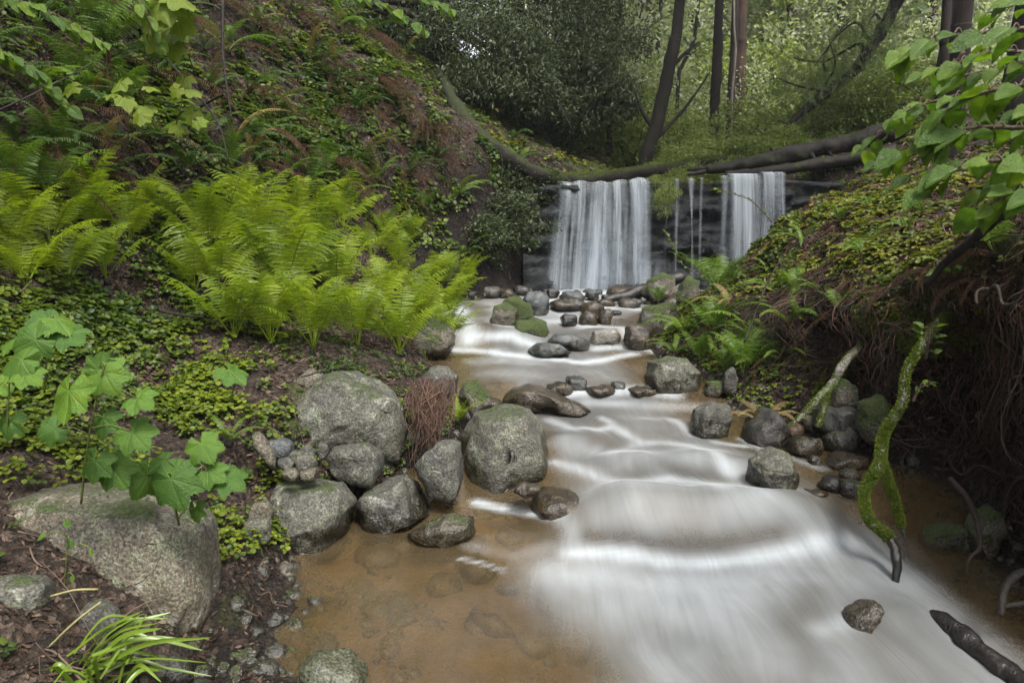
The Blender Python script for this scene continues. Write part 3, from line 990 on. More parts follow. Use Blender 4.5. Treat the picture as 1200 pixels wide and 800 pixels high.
for i, (bx, lab) in enumerate([
    ([(348, 528), (362, 518), (372, 530), (366, 540), (350, 540)], 'small upright pebble touching the underside of the big boulder'),
    ([310, 512, 345, 535], 'oblong bluish pebble topmost of the pebble pile left of the big boulder'),
    ([338, 528, 358, 544], 'rounded pebble in the pebble pile, right of the bluish one'),
    ([345, 530, 372, 552], 'largest grey pebble low in the pile left of the flat damp stone'),
    ([325, 535, 345, 550], 'small flat pebble at the left foot of the pebble pile'),
    ([352, 548, 374, 562], 'pebble half sunk in litter just above the pool edge boulder'),
    ([372, 518, 386, 536], 'narrow pebble between the big boulder and the flat damp stone'),
    ([330, 548, 350, 562], 'brown pebble touching the top of the pool edge boulder')]):
    rock('pebble', lab, bx, [GRD, GRB, GR, GR, GRD, GRT, GRD, GRT][i], 't', .8, 30 + i, 3, 5, dep=3.25 - .03 * i, cat='pebble', group='pebbles beside the big boulder')
rock('rock', 'long pale lichened stone lying in the litter above the tan and pale twins', [(295, 505), (305, 505), (322, 530), (326, 545), (312, 540), (298, 522)], GRT, 't', .6, 17, 3, dep=3.1)
rock('rock', 'grey stone under the fern fringe behind the large ridged boulder', [(490, 445), (500, 428), (525, 425), (538, 440), (534, 462), (500, 465)], GRD, 't', .8, 18, 4, dep=4.3)
rock('rock', 'mossy round stone on the left shore behind the ridged boulder', [(536, 465), (540, 448), (560, 442), (574, 455), (576, 472), (555, 484)], GRMM, 'w', .8, 19, 4, dep=4.2)
rock('rock', 'dark mossy stone at the foot of the ferns where the left rapid spills', [(475, 400), (482, 378), (505, 370), (530, 380), (536, 405), (520, 416), (485, 414)], GRMM, 'w', .9, 20, 4, dep=5.75)
rock('rock', 'low wet stone beside the brown slack water on the left shore', [(540, 478 - 12), (560, 462), (590, 468), (598, 476), (570, 482)], GRW, 'w', 1, 21, 4)
# --- the mossy three and the stones round them
rock('rock', 'left one of three moss capped stones in the rapid, brown sided', [(570, 375), (578, 358), (592, 354), (606, 362), (604, 380), (590, 388), (575, 388)], GRMM, 'w', .9, 22, 4, dep=6.7)
rock('rock', 'rear one of three moss capped stones in the rapid, rounded dome', [(580, 362), (588, 350), (608, 347), (626, 354), (630, 372), (605, 378), (584, 376)], GRM, 'w', .9, 23, 4, dep=6.95)
rock('rock', 'front one of three moss capped stones in the rapid, brightest green', [(598, 384), (604, 374), (625, 371), (642, 376), (650, 390), (640, 398), (615, 397), (600, 394)], GRM, 'w', .9, 24, 4, dep=6.5)
rock('rock', 'tall blue grey stone just behind the three moss capped stones', [(610, 350), (618, 340), (634, 339), (645, 348), (644, 372), (625, 372)], GRB, 'w', .9, 25, 4, dep=7.3)
rock('rock', 'low wet slab in front of the brightest green moss capped stone', [(618, 410), (630, 400), (655, 402), (674, 414), (660, 418), (630, 418)], GRB, 'w', 1.2, 26, 4, dep=5.85)
rock('rock', 'grey rounded stone with water sliding over it beside the moss capped stones', [(640, 402), (650, 390), (672, 389), (690, 400), (688, 410), (655, 410)], GRB, 'w', 1.2, 27, 4, dep=6.15)
rock('rock', 'pale square block under the thin veil of water in midstream', [(690, 407), (692, 388), (720, 385), (728, 396), (726, 409)], rock_mat('pale_block', (.12, .12, .11), (.26, .25, .22), wet=.4), 'w', .9, 28, 4, dep=6.35)
for i, (bx, m, lab) in enumerate([
    ([643, 351, 681, 366], GRW, 'flat tan stone in the stone cluster below the left waterfall'),
    ([655, 340, 685, 356], GRB, 'pointed blue stone nearest the foot of the left waterfall'),
    ([656, 367, 678, 382], GRK, 'low black stone at the front left of the midstream cluster'),
    ([680, 353, 708, 372], GRW, 'dark brown dome on top of the midstream stone cluster'),
    ([678, 364, 702, 382], GRW, 'wet brown stone at the front of the midstream cluster'),
    ([700, 362, 720, 381], GRW, 'rounded brown stone at the right end of the midstream cluster'),
    ([686, 338, 704, 352], GRB, 'small angular blue stone behind the brown dome'),
    ([704, 344, 718, 356], GRK, 'small black stone behind the right end of the cluster'),
    ([733, 350, 754, 361], GRB, 'small flat blue stone alone below the black part of the ledge'),
    ([714, 364, 730, 370], GRK, 'tiny flat black stone right of the midstream cluster'),
    ([640, 338, 656, 350], GRK, 'small dark stone beside the tall blue grey stone'),
    ([600, 334, 622, 346], GRK, 'small black stone on the shore left of the falls'),
    ([560, 334, 590, 350], GRD, 'damp grey stone on the left shore under the dark bank'),
    ([582, 338, 604, 350], GRW, 'brown wet stone on the left shore nearest the moss capped stones'),
    ([536, 340, 562, 352], GRK, 'flat black stone on the left shore at the fern tips'),
    ([715, 338, 740, 350], GRK, 'flat black stone near the fallen black log')]):
    rock('rock', lab, bx, m, 'w', .95, 50 + i, 3, 6, .8, dep=None if i not in (3,) else 7.2, group='stones in the stream below the falls')
for i in range(48):
    x, y = rng.uniform(0.05, 3.2), rng.uniform(7.5, 9.1)
    s = rng.gamma(2.0, .026) + .02
    v, f = ICO[2]
    vv = v * np.array([1.2, 1, .7]) * s + fbm(v * 1.4 + i, 2, i)[:, None] * v * s * .3
    mb = MB()
    mb.add(vv, f, wet=.8)
    o = mb.build('cobble', [GRK, GRW, GRB][i % 3])
    o.location = (x, y, float(W(x, y)[0]) + s * .2)
    tag(o, 'fist sized wet cobble in the shallow water under the falls', 'cobble', 'cobbles under the falls')
# --- right bank
rock('rock', 'mossy brown stone right of the thin trickles with a plant over it', [(752, 345), (758, 326), (775, 320), (792, 324), (794, 348), (770, 354)], GRMM, 'w', .9, 70, 4, dep=7.8)
rock('rock', 'tall dark mossy stone with a bent dead frond over it on the right shore', [(793, 352), (796, 332), (806, 322), (818, 330), (822, 360), (805, 368)], GRMM, 'w', .9, 71, 4, dep=7.2)
rock('rock', 'block with grassy moss on top at the right of the rapid', [(748, 385), (751, 360), (768, 353), (790, 356), (800, 375), (796, 400), (770, 403), (755, 400)], GRMM, 'w', .95, 72, 4, 8, .6, dep=6.4)
rock('rock', 'smaller brown stone at the left of the grassy topped block', [(728, 400), (732, 381), (750, 377), (766, 385), (766, 407), (745, 410)], GRW, 'w', .95, 73, 4, 6, .7, dep=6.15)
rock('boulder', 'square grey brown boulder on the right shore above the round one', [(756, 440), (760, 422), (780, 417), (805, 422), (818, 436), (816, 456), (790, 460), (760, 455)], GR, 'w', .95, 74, 5, 7, .6)
rock('boulder', 'round dark boulder at the right shore with foam at its left', [(808, 500), (814, 480), (835, 470), (855, 474), (860, 490), (850, 506), (825, 513), (812, 511)], GRD, 'w', .95, 75, 5, 5, .75)
rock('boulder', 'rounded speckled grey boulder standing alone in the white water at right', [(874, 560), (880, 538), (905, 525), (925, 532), (933, 560), (920, 577), (895, 580), (878, 575)], GR, 'w', .95, 76, 5, 5, .75)
rock('rock', 'black angular slab on the right shore below the hanging fern', [(870, 515), (878, 497), (905, 480), (915, 490), (928, 515), (915, 523), (885, 522)], GRK, 'w', .9, 77, 4, 9, .55)
rock('rock', 'black flat stone resting on top of the angular slab', [(874, 495), (884, 480), (900, 477), (912, 482), (895, 495), (880, 500)], GRK, 'w', .9, 78, 3, 6, .6, dep=4.35)
rock('rock', 'oval tan grey stone on the right shore behind the speckled boulder', [924, 509, 966, 536], GRT, 'w', .95, 79, 4)
rock('rock', 'reddish small stone above the oval stone on the right shore', [922, 496, 944, 512], GRR, 'w', .95, 80, 3, dep=4.1)
rock('rock', 'small grey tan stone right of the reddish one on the right shore', [940, 486, 960, 510], GRT, 'w', .95, 81, 3, dep=4.15)
rock('rock', 'grey stone with white streaks right of the oval stone', [(962, 520), (968, 502), (990, 497), (1008, 510), (1002, 528), (975, 532)], GR, 'w', .95, 82, 4)
rock('rock', 'black cube like stone under the moss capped one in the right bank', [(958, 500), (960, 478), (985, 472), (1010, 478), (1016, 502), (985, 508)], GRK, 't', .9, 83, 4, 8, .55, dep=3.95)
rock('rock', 'moss capped stone on the black cube like stone in the right bank', [(972, 472), (976, 450), (988, 441), (1002, 452), (1006, 474)], GRMM, 't', .9, 84, 4, 5, .75, dep=4.0)
rock('rock', 'moss covered mound of stone at the foot of the mossy root', [(1003, 500), (1010, 472), (1030, 460), (1044, 475), (1040, 505), (1020, 512)], GRM, 't', .9, 85, 4, 4, .8, dep=3.7)
rock('rock', 'flat tan stone at the water edge left of the mossy root', [(955, 545), (985, 530), (1012, 532), (1012, 546), (980, 550)], GRW, 'w', .95, 86, 4)
rock('rock', 'pale squarish stone standing in the shallows left of the mossy root', [980, 561, 1010, 583], GR, 'w', .95, 87, 3)
rock('rock', 'dark red wedge stone left of the pale squarish stone', [(958, 570), (970, 556), (984, 558), (982, 575), (970, 577)], GRK, 'w', .95, 88, 3)
rock('rock', 'tan stone behind the pale squarish stone in the shallows', [982, 548, 1008, 562], GRT, 'w', .95, 89, 3)
rock('rock', 'low wet stone awash right of the speckled boulder', [928, 571, 968, 580], GRW, 'w', 1.2, 90, 3)
rock('rock', 'tiny pale stone in the gap between the oval and the streaked stones', [948, 533, 962, 545], GR, 'w', .95, 91, 3)
rock('rock', 'brown wet stone breaking the white water at lower right', [(985, 735), (995, 715), (1015, 702), (1030, 706), (1032, 722), (1010, 740)], GRW, 'w', .9, 92, 4, 5, .75)
rock('rock', 'mossy tan stone at the foot of the root wall', [(1082, 636), (1092, 615), (1120, 612), (1138, 625), (1135, 640), (1105, 645)], GRMM, 'w', .9, 93, 4)
rock('rock', 'tall mossy stone buried in roots at the foot of the root wall', [(1135, 640), (1140, 600), (1165, 588), (1180, 620), (1172, 655), (1150, 658)], GRMM, 'w', .9, 94, 4)
rock('rock', 'grey upright stone between the right shore ferns', [(846, 455), (848, 434), (858, 428), (866, 440), (862, 460)], GRD, 't', .9, 95, 3, dep=4.8)
rock('rock', 'mossy stone at the water line under the right shore ferns', [(822, 462), (828, 446), (845, 444), (852, 458), (840, 466)], GRMM, 'w', .9, 96, 3, dep=4.85)
rock('rock', 'mossy stone bulging from the right bank beneath the hanging roots', [(895, 420), (900, 385), (925, 372), (945, 390), (942, 420), (915, 430)], GRMM, 't', .9, 97, 4, dep=4.95)
# --- midstream
rock('rock', 'long wet shining rock lying across the stream above the ridged boulder', [(590, 470), (600, 455), (620, 450), (650, 458), (680, 470), (705, 480), (690, 487), (640, 484), (600, 482)], GRW, 'w', 1.0, 100, 5, 5, .7)
rock('rock', 'wet glistening rock with amber stain in front of the ridged boulder', [(608, 594), (625, 578), (650, 573), (680, 574), (708, 582), (700, 598), (670, 606), (630, 605)], GRW, 'w', 1.0, 101, 5, 6, .7)
rock('rock', 'small wet stone touching the lower right of the ridged boulder', [603, 564, 636, 580], GRW, 'w', 1.0, 102, 3, dep=3.35)
for i, (bx, lab) in enumerate([([636, 447, 672, 463], 'flat wet stone at the left end of the low stones that trickle in midstream'), ([664, 439, 690, 461], 'pointed wet blue stone standing highest in the low line across midstream'),
                              ([688, 450, 722, 463], 'low brown wet stone in the middle of the low line across midstream'), ([716, 446, 734, 460], 'little wet stone right of the low brown one in midstream'), ([732, 453, 770, 465], 'flat wet stone nearest the square boulder in midstream')]):
    rock('rock', lab, bx, [GRW, GRB, GRW, GRB, GRW][i], 'w', 1.3, 110 + i, 4, 8, .72, toe=[0, .05, -.04, .06, -.02][i])
# ------------------------------------------------------------------ logs, roots, driftwood
BARK_MOSS = bark_mat('mossy_bark', (.0035, .003, .002), (.012, .009, .0065), moss=.32, topmoss=True, mosscol=(.018, .024, .005))
BARK_DARK = bark_mat('dark_log_bark', (.0035, .003, .0025), (.012, .0095, .0075), moss=.2, rough=.7)
BARK_WET = bark_mat('wet_black_wood', (.004, .0035, .003), (.010, .008, .007), rough=.42, spec=.45)
BARK_PALE = bark_mat('weathered_root', (.05, .042, .038), (.16, .145, .135), moss=.45, rough=.6)
MOSS = NT('green_moss')
MOSS = MOSS.done(MOSS.pbsdf(MOSS.ramp(MOSS.noise(MOSS.coord(), 60, 4, .7), [(.3, (.012, .02, .003)), (.55, (.045, .075, .008)), (.75, (.10, .145, .016))]), .9, .2, MOSS.bump(MOSS.noise(MOSS.coord(), 90, 3, .7), 1, .02)))
MOSS_LEAF = leaf_mat('moss_tips', [(.035, .05, .005), (.085, .12, .012), (.14, .18, .02)], .3, .7, .2)
BLADE_T = (np.array([[-.5, 0, 0], [.5, 0, 0], [.35, .6, .12], [-.35, .6, .12], [0, 1.0, .05]]), [np.array([[0, 1, 2, 3]]), np.array([[3, 2, 4]])])


def pixpath(pts):
    return np.array([P(*p) for p in pts])


def bark_tube(name, mat, pts, rad, parent, n=60, k=12, rough=.25, seed=0):
    mb = MB()
    p = smooth_path(pts, n)
    r = np.interp(np.linspace(0, 1, n), np.linspace(0, 1, len(rad)), rad)
    off = np.array(parent.matrix_world.translation) if parent is None else np.array(parent.location)
    tube(mb, p - off, r, k, rough, seed)
    return mb.build(name, mat, parent), p, r


def moss_coat(pts, rad, parent, n, seed=0, size=.022, up_only=True, name='moss'):
    """Short moss tips standing on a branch."""
    mb = MB()
    m = len(pts)
    i = rng.integers(0, m - 1, n)
    f = rng.random(n)[:, None]
    c = pts[i] * (1 - f) + pts[i + 1] * f
    d = randn_dirs(n)
    if up_only:
        d[:, 2] = np.abs(d[:, 2]) * .8 + .1
    t = pts[i + 1] - pts[i]
    t /= np.linalg.norm(t, axis=1)[:, None] + 1e-9
    d -= t * (d * t).sum(1)[:, None]
    d /= np.linalg.norm(d, axis=1)[:, None] + 1e-9
    pos = c + d * (np.asarray(rad)[i] * .95)[:, None] - np.array(parent.location)
    B = rot_basis(d + rng.normal(size=(n, 3)) * .5, rng.uniform(0, 6.28, n))
    B = B[:, :, [0, 2, 1]]
    s = size * rng.uniform(.5, 1.3, n)
    scatter(mb, BLADE_T[0] * np.array([.35, 1, 1]), BLADE_T[1], pos, B, s)
    return mb.build(name, MOSS_LEAF, parent)


# the mossy log that sweeps down from the left bank and along the lip of the falls
def log_sweep():
    pts = pixpath([(496, 50, 12.2), (518, 92, 10.9), (536, 128, 9.6), (560, 157, 9.05), (590, 182, 8.95), (625, 203, 9.05), (655, 210, 9.3), (700, 209, 9.8), (760, 200, 10.1), (815, 191, 10.4), (850, 186, 10.6)])
    o = empty('fallen_log', pts[6], 'curved moss covered log sweeping from the dark bank along the lip of the left waterfall', 'log')
    _, p, r = bark_tube('trunk', BARK_MOSS, pts, [.05, .075, .095, .10, .105, .10, .085, .08, .08, .07, .06], o, 90, 14, .25, 3)
    moss_coat(p[48:] + np.array([0, 0, .02]), r[48:] * .92, o, 4500, size=.018)
    # torn root splinters under the bend
    mb = MB()
    a = P(655, 212, 9.4)
    for i in range(14):
        e = P(rng.uniform(615, 668), rng.uniform(208, 235), 9.3)
        tube(mb, smooth_path([a + rng.normal(size=3) * .05, (a + e) / 2 + rng.normal(size=3) * .03, e], 8) - np.array(o.location), np.linspace(.022, .006, 8), 5, .3, i)
    mb.build('root_splinter', bark_mat('torn_wood', (.05, .025, .014), (.17, .09, .05)), o)


def log_dark():
    pts = pixpath([(828, 199, 9.6), (870, 193, 9.5), (920, 183, 9.4), (968, 173, 9.3), (1012, 163, 9.1), (1060, 150, 8.9)])
    o = empty('fallen_log', pts[1], 'dark bare log lying across the top of the right hand chute', 'log')
    _, _p, _r = bark_tube('trunk', BARK_DARK, pts, [.06, .085, .105, .115, .12, .13], o, 60, 14, .30, 5)
    moss_coat(_p + np.array([0, 0, .015]), _r * .92, o, 1500, size=.016)
    for (a, b) in (((910, 184, 9.4), (903, 172, 9.4)), ((948, 178, 9.3), (956, 188, 9.2)), ((965, 170, 9.25), (975, 183, 9.2)), ((830, 200, 9.6), (806, 205, 9.6)), ((832, 197, 9.6), (805, 199, 9.7))):
        bark_tube('branch_stub', BARK_DARK, pixpath([a, b]), [.04, .02], o, 6, 7, .2)
    pts = pixpath([(850, 204, 9.42), (900, 201, 9.35), (950, 193, 9.25), (1000, 186, 9.1), (1050, 176, 8.9)])
    o = empty('fallen_log', pts[1], 'thin black log lying just beneath the dark bare log over the right chute', 'log')
    bark_tube('trunk', BARK_DARK, pts, [.04, .07, .08, .08, .08], o, 40, 10, .2, 6)


def log_small():
    pts = pixpath([(708, 352, 7.9), (740, 345, 8.0), (770, 335, 8.1), (800, 324, 8.2)])
    o = empty('fallen_log', pts[1], 'short black log slanting up out of the water right of the left waterfall foot', 'log')
    bark_tube('trunk', BARK_WET, pts, [.04, .07, .08, .08], o, 24, 9, .25, 8)


def driftwood():
    pts = pixpath([(1088, 722, 2.60), (1104, 728, 2.53), (1126, 744, 2.45), (1150, 764, 2.35), (1190, 792, 2.23), (1250, 832, 2.08)])
    o = empty('driftwood', pts[2], 'wet black driftwood log poking into the white water at lower right', 'driftwood')
    bark_tube('stem', BARK_WET, pts, [.022, .038, .042, .036, .038, .042], o, 40, 12, .22, 9)


def mossy_root():
    pts = pixpath([(1135, 335, 3.75), (1105, 372, 3.42), (1082, 402, 3.27), (1062, 436, 3.20), (1058, 470, 3.08), (1036, 508, 3.05), (1030, 545, 2.95), (1013, 575, 2.95), (1018, 607, 2.88), (1042, 630, 2.87), (1050, 658, 2.82), (1046, 700, 2.8)])
    o = empty('bank_root', pts[6], 'forked root in bright green moss reaching down from the right bank into the water', 'root')
    _, p, r = bark_tube('root', BARK_PALE, pts, [.020, .019, .017, .015, .016, .017, .018, .016, .016, .018, .016, .009], o, 80, 12, .3, 12)
    moss_coat(p[33:66], r[33:66] * 1.08, o, 12000, size=.011, up_only=False)
    moss_coat(p[0:40], r[0:40], o, 6000, size=.012)
    mb = MB()
    tube(mb, p[40:64] - np.array(o.location), r[40:64] * (1.14 - np.abs(np.linspace(-1, 1, 24)) ** 3 * .35), 10, .5, 4)
    mb.build('moss', MOSS, o)
    mb = MB()
    q = p[63:] + np.array([0, -.004, 0])
    tube(mb, q - np.array(o.location), r[63:] * 1.12, 10, .3, 5)
    mb.build('wet_tip', BARK_WET, o)
    pts = pixpath([(1030, 530, 2.99), (1040, 560, 2.96), (1050, 590, 2.93), (1058, 620, 2.9), (1066, 655, 2.86)])
    _, p, r = bark_tube('side_root', BARK_WET, pts, [.014, .015, .012, .009, .003], o, 30, 9, .25, 13)
    moss_coat(p[:22], r[:22] * 1.15, o, 7000, size=.010, up_only=False)
    mb = MB()
    tube(mb, p[:23] - np.array(o.location), r[:23] * (1.12 - np.linspace(0, 1, 23) ** 3 * .3), 10, .5, 6)
    mb.build('moss', MOSS, o)


def other_roots():
    pts = pixpath([(1020, 395, 4.2), (990, 425, 3.9), (978, 447, 3.85), (958, 468, 3.8), (945, 482, 3.78), (925, 500, 3.75)])
    o = empty('bank_root', pts[2], 'slender pale mossy root slanting down from the overhang beside the moss capped stone', 'root')
    _, p, r = bark_tube('root', BARK_PALE, pts, [.020, .022, .022, .019, .014, .006], o, 30, 9, .3, 22)
    moss_coat(p, r, o, 2500, size=.010)
    _, p, r = bark_tube('side_root', BARK_PALE, pixpath([(968, 458, 3.82), (965, 480, 3.8), (958, 500, 3.78)]), [.02, .016, .01], o, 14, 8, .3, 23)
    moss_coat(p, r, o, 1500, size=.010, up_only=False)
    pts = pixpath([(1190, 240, 2.6), (1160, 262, 2.7), (1135, 285, 2.8), (1110, 305, 2.9), (1085, 335, 3.0)])
    o = empty('fallen_branch', pts[2], 'dark fallen branch slanting across the sorrel on top of the root wall', 'branch')
    bark_tube('stem', BARK_DARK, pts, [.022, .022, .020, .018, .012], o, 30, 9, .25, 24)
    pts = pixpath([(1112, 560, 2.75), (1130, 580, 2.7), (1145, 610, 2.66), (1148, 640, 2.64), (1135, 655, 2.62), (1133, 670, 2.62)])
    o = empty('bank_root', pts[2], 'pale twisting root hanging with a leaf at its tip in the root wall', 'root')
    bark_tube('root', bark_mat('grey_root', (.007, .006, .005), (.024, .019, .016), rough=.7, spec=.12), pts, [.011, .014, .011, .008, .005, .003], o, 34, 9, .3, 25)
    pts = pixpath([(1172, 720, 2.36), (1178, 690, 2.4), (1195, 672, 2.42), (1230, 665, 2.45)])
    o = empty('bank_root', pts[1], 'dark arching root loop at the right edge above the driftwood', 'root')
    bark_tube('root', BARK_DARK, pts, [.010, .014, .016, .018], o, 24, 9, .2, 26)
    bark_tube('side_root', BARK_DARK, pixpath([(1170, 712, 2.38), (1190, 708, 2.37), (1230, 704, 2.36)]), [.009, .010, .011], o, 14, 8, .2, 27)
    for i, (a, lab) in enumerate([
        ([(540, 612 - 20, 0)], None)]):
        pass
    for pts, rad, lab in [
        ([(185, 362, 3.6), (215, 368, 3.55), (240, 372, 3.5)], .012, 'dark brown fallen twig lying in the litter left of the fern bank'),
        ([(198, 70, 4.6), (250, 140, 4.5), (268, 190, 4.4)], .010, 'dark leaning sapling stem on the upper left slope'),
        ([(262, 0, 4.5), (262, 70, 4.45), (267, 145, 4.4)], .014, 'slim black bare stem standing on the upper left slope'),
        ([(232, 130, 4.6), (255, 115, 4.5), (262, 110, 4.48)], .014, 'short broken dark stick lodged against the slim black stem'),
        ([(278, 205, 5.0), (281, 222, 4.98), (282, 240, 4.96)], .016, 'pale snapped stump stick standing above the fern bank'),
        ([(560, 260, 8.6), (585, 215, 8.7), (592, 170, 8.9)], .010, 'thin dark twig hanging in front of the dark bank left of the falls'),
        ([(650, 112, 10.6), (662, 135, 10.5), (672, 152, 10.4)], .014, 'dark dead stick leaning on the slope above the log'),
        ([(0, 130, 3.4), (60, 95, 3.6), (105, 70, 3.8)], .007, 'long dark twig crossing the shaded leaves at the left edge'),
        ([(360, 440, 3.6), (400, 430, 3.65), (470, 412, 3.7)], .006, 'thin dark twig lying behind the big boulder'),
        ([(870, 398, 4.8), (900, 330, 5.0), (925, 290, 5.2)], .010, 'thin bare twig rising through the right shore ferns'),
    ]:
        o = empty('fallen_twig', P(*pts[1]), lab, 'twig')
        bark_tube('stem', BARK_PALE if 'snapped' in lab else BARK_DARK, pixpath([(a + rng.normal() * 3, c + rng.normal() * 3, e) for a, c, e in pts]), [rad * .7, rad * .6, rad * .35], o, 24, 7, .3, 30)


log_sweep(); log_dark(); log_small(); driftwood(); mossy_root(); other_roots()


# ---- the tangle of hanging roots in the right bank: nobody could count it
def face_point(y, c, out):
    b = loft_at(np.clip(y, 1.2, 7.5), np.clip(c, 8.6, 10.6))
    b = np.array(b)
    b[..., 0] -= out
    return b


def root_curtain():
    dark = bark_mat('dark_root', (.006, .005, .004), (.030, .022, .018), rough=.5)
    red = bark_mat('red_rootlet', (.020, .0105, .007), (.080, .042, .028), rough=.7)
    mb, mr, mw = MB(), MB(), MB()
    for k in range(64):                       # bundles
        y0 = rng.uniform(1.5, 5.6)
        c0 = rng.uniform(9.35, 10.12)
        lean = rng.normal() * .12
        big = rng.random() < .3
        for i in range(rng.integers(6, 18)):
            m = 10
            t = np.linspace(0, 1, m)
            ln = rng.uniform(.15, .95) * (1.1 if big else .7)
            y = y0 + rng.normal() * .05 + (lean + rng.normal() * .14) * t + np.cumsum(rng.normal(size=m)) * .017
            c = c0 + rng.normal() * .04 - ln * t + np.cumsum(rng.normal(size=m)) * .02
            out = .006 + np.abs(np.cumsum(rng.normal(size=m)) * .018) + rng.uniform(0, .09) * np.sin(t * 2.8)
            b = face_point(y, c, out)
            b[:, 2] -= .05 * t * rng.random()
            tube(mb if rng.random() < .6 else mr, smooth_path(b, 22), np.linspace(1, .3, 22) * rng.choice([.0013, .002, .003, .0045], p=[.3, .3, .25, .15]), 4, 0, cap=False)
    for i in range(1500):                     # short fibres lying every way
        y, c = rng.uniform(1.5, 6.6), rng.uniform(9.0, 10.5)
        m = 6
        a = rng.uniform(0, 6.28)
        L = rng.uniform(.03, .14)
        t = np.linspace(0, 1, m)
        yy = y + math.cos(a) * L * t + np.cumsum(rng.normal(size=m)) * .008
        cc = c + (math.sin(a) * .8 - .6) * L * t * 1.3 + np.cumsum(rng.normal(size=m)) * .008
        tube(mr, face_point(yy, cc, .006 + rng.uniform(0, .04) * np.sin(t * 3.1)), np.linspace(1, .5, m) * rng.uniform(.0008, .0022), 3, 0, cap=False)
    for i in range(55):                       # woody roots that loop and cross
        y, c = rng.uniform(1.7, 5.0), rng.uniform(8.9, 10.0)
        m = 8
        t = np.linspace(0, 1, m)
        L = rng.uniform(.25, .9)
        yy = y + rng.choice([-1, 1]) * L * t * rng.uniform(.2, .9) + np.cumsum(rng.normal(size=m)) * .035
        cc = c - L * t * rng.uniform(.1, .9) + np.cumsum(rng.normal(size=m)) * .06
        b = face_point(yy, cc, .01 + rng.uniform(.02, .14) * np.sin(t * 3.1) + np.abs(rng.normal(size=m)) * .01)
        tube(mw, smooth_path(b, 30), np.linspace(1, .45, 30) * rng.gamma(2.2, .0019) + .002, 7, .35, i, cap=False)
    tag(mb.build('hanging_roots', dark), 'tangle of thin dark hanging roots in the undercut right bank', 'roots', kind='stuff')
    tag(mr.build('hanging_rootlets', red), 'fine reddish rootlets and fibres matted over the right bank edge', 'roots', kind='stuff')
    tag(mw.build('woody_roots', bark_mat('woody_root', (.008, .006, .0045), (.030, .021, .016), rough=.65)), 'thicker woody roots looping out of the right bank', 'roots', kind='stuff')
    # the bundle that hangs beside the big boulder on the left bank
    mb = MB()
    base = P(500, 455, 3.75)
    for i in range(190):
        a = P(rng.uniform(478, 535), rng.uniform(440, 470), rng.uniform(3.6, 3.85))
        e = P(rng.uniform(478, 522), rng.uniform(500, 562), rng.uniform(3.5, 3.62))
        e = a + (e - a) * rng.uniform(.4, 1)
        q = [a, a * .6 + e * .4 + rng.normal(size=3) * .025, a * .25 + e * .75 + rng.normal(size=3) * .02, e]
        tube(mb, smooth_path(q, 14) - base, np.linspace(1, .4, 14) * rng.choice([.0012, .002, .0035]), 4, 0, cap=False)
    o = mb.build('root_bundle', bark_mat('bundle_root', (.014, .008, .006), (.062, .034, .024), rough=.7))
    o.location = Vector(base)
    tag(o, 'bundle of red brown roots hanging between the big boulder and the ridged boulder', 'roots')


root_curtain()


# ------------------------------------------------------------------ ground cover
def pick(n, dens, seed=None):
    w = FA * dens
    w = w / w.sum()
    f = rng.choice(len(w), n, p=w)
    a, b = rng.random(n)[:, None], rng.random(n)[:, None]
    q = TV[TF[f]]
    p = q[:, 0] * (1 - a) * (1 - b) + q[:, 1] * a * (1 - b) + q[:, 2] * a * b + q[:, 3] * (1 - a) * b
    n_ = FN[f].copy()
    n_[n_[:, 2] < 0] *= 1
    return p, n_, f


fdep = (FC - CAM) @ FWD
fx = 600 + F * ((FC - CAM) @ RIGHT) / np.maximum(fdep, .1)
fy = 400 - F * ((FC - CAM) @ UP) / np.maximum(fdep, .1)
def visible():
    v = np.full(len(FC), .06)
    idx = np.where((fdep > .8) & (fx > -260) & (fx < 1460) & (fy > -260) & (fy < 1060))[0]
    for cx in (0.0, -.7, .7):
        c0 = Vector((cx, 0, CAM[2]))
        for i in idx:
            if v[i] < .5:
                t = Vector(FC[i] + FN[i] * .05)
                d = t - c0
                L_ = d.length
                h = BVH.ray_cast(c0, d / L_, L_ - .06)
                if h[0] is None:
                    v[i] = 1.0
    return v


INV = (fdep > .8) & (fx > -160) & (fx < 1360) & (fy > -160) & (fy < 960)
fdist = np.linalg.norm(FC - CAM, axis=1)
INV = INV * visible() * (fdist < 45)
DRY = (FC[:, 2] > W(FC[:, 0], FC[:, 1]) + .03) | (FY > 9.6)
NEAR = 1 / np.clip(fdist, 1.2, 40) ** 1.3
patch = fbm(FC * 1.4, 3, 77)
patch2 = fbm(FC * 3.1, 3, 78)

# leaf litter: curled brown leaves and needle twigs
LEAF_T = (np.array([[-.28, -.5, .05], [.0, -.62, 0], [.28, -.5, .05], [.42, 0, .10], [0, 0, -.02], [-.42, 0, .10], [.2, .45, .06], [-.2, .45, .06], [0, .75, .14]]),
          [np.array([[0, 1, 4, 5], [1, 2, 3, 4], [5, 4, 8, 7], [4, 3, 6, 8]])])
LITTER = leaf_mat('dead_leaf', [(.007, .005, .0035), (.019, .0115, .0075), (.036, .021, .013), (.055, .034, .022), (.07, .045, .03), (.12, .085, .06)], .12, .75, .25)
NEEDLE = leaf_mat('dead_needle', [(.013, .007, .004), (.034, .017, .010), (.06, .029, .016), (.09, .052, .03)], .1, .8, .2)


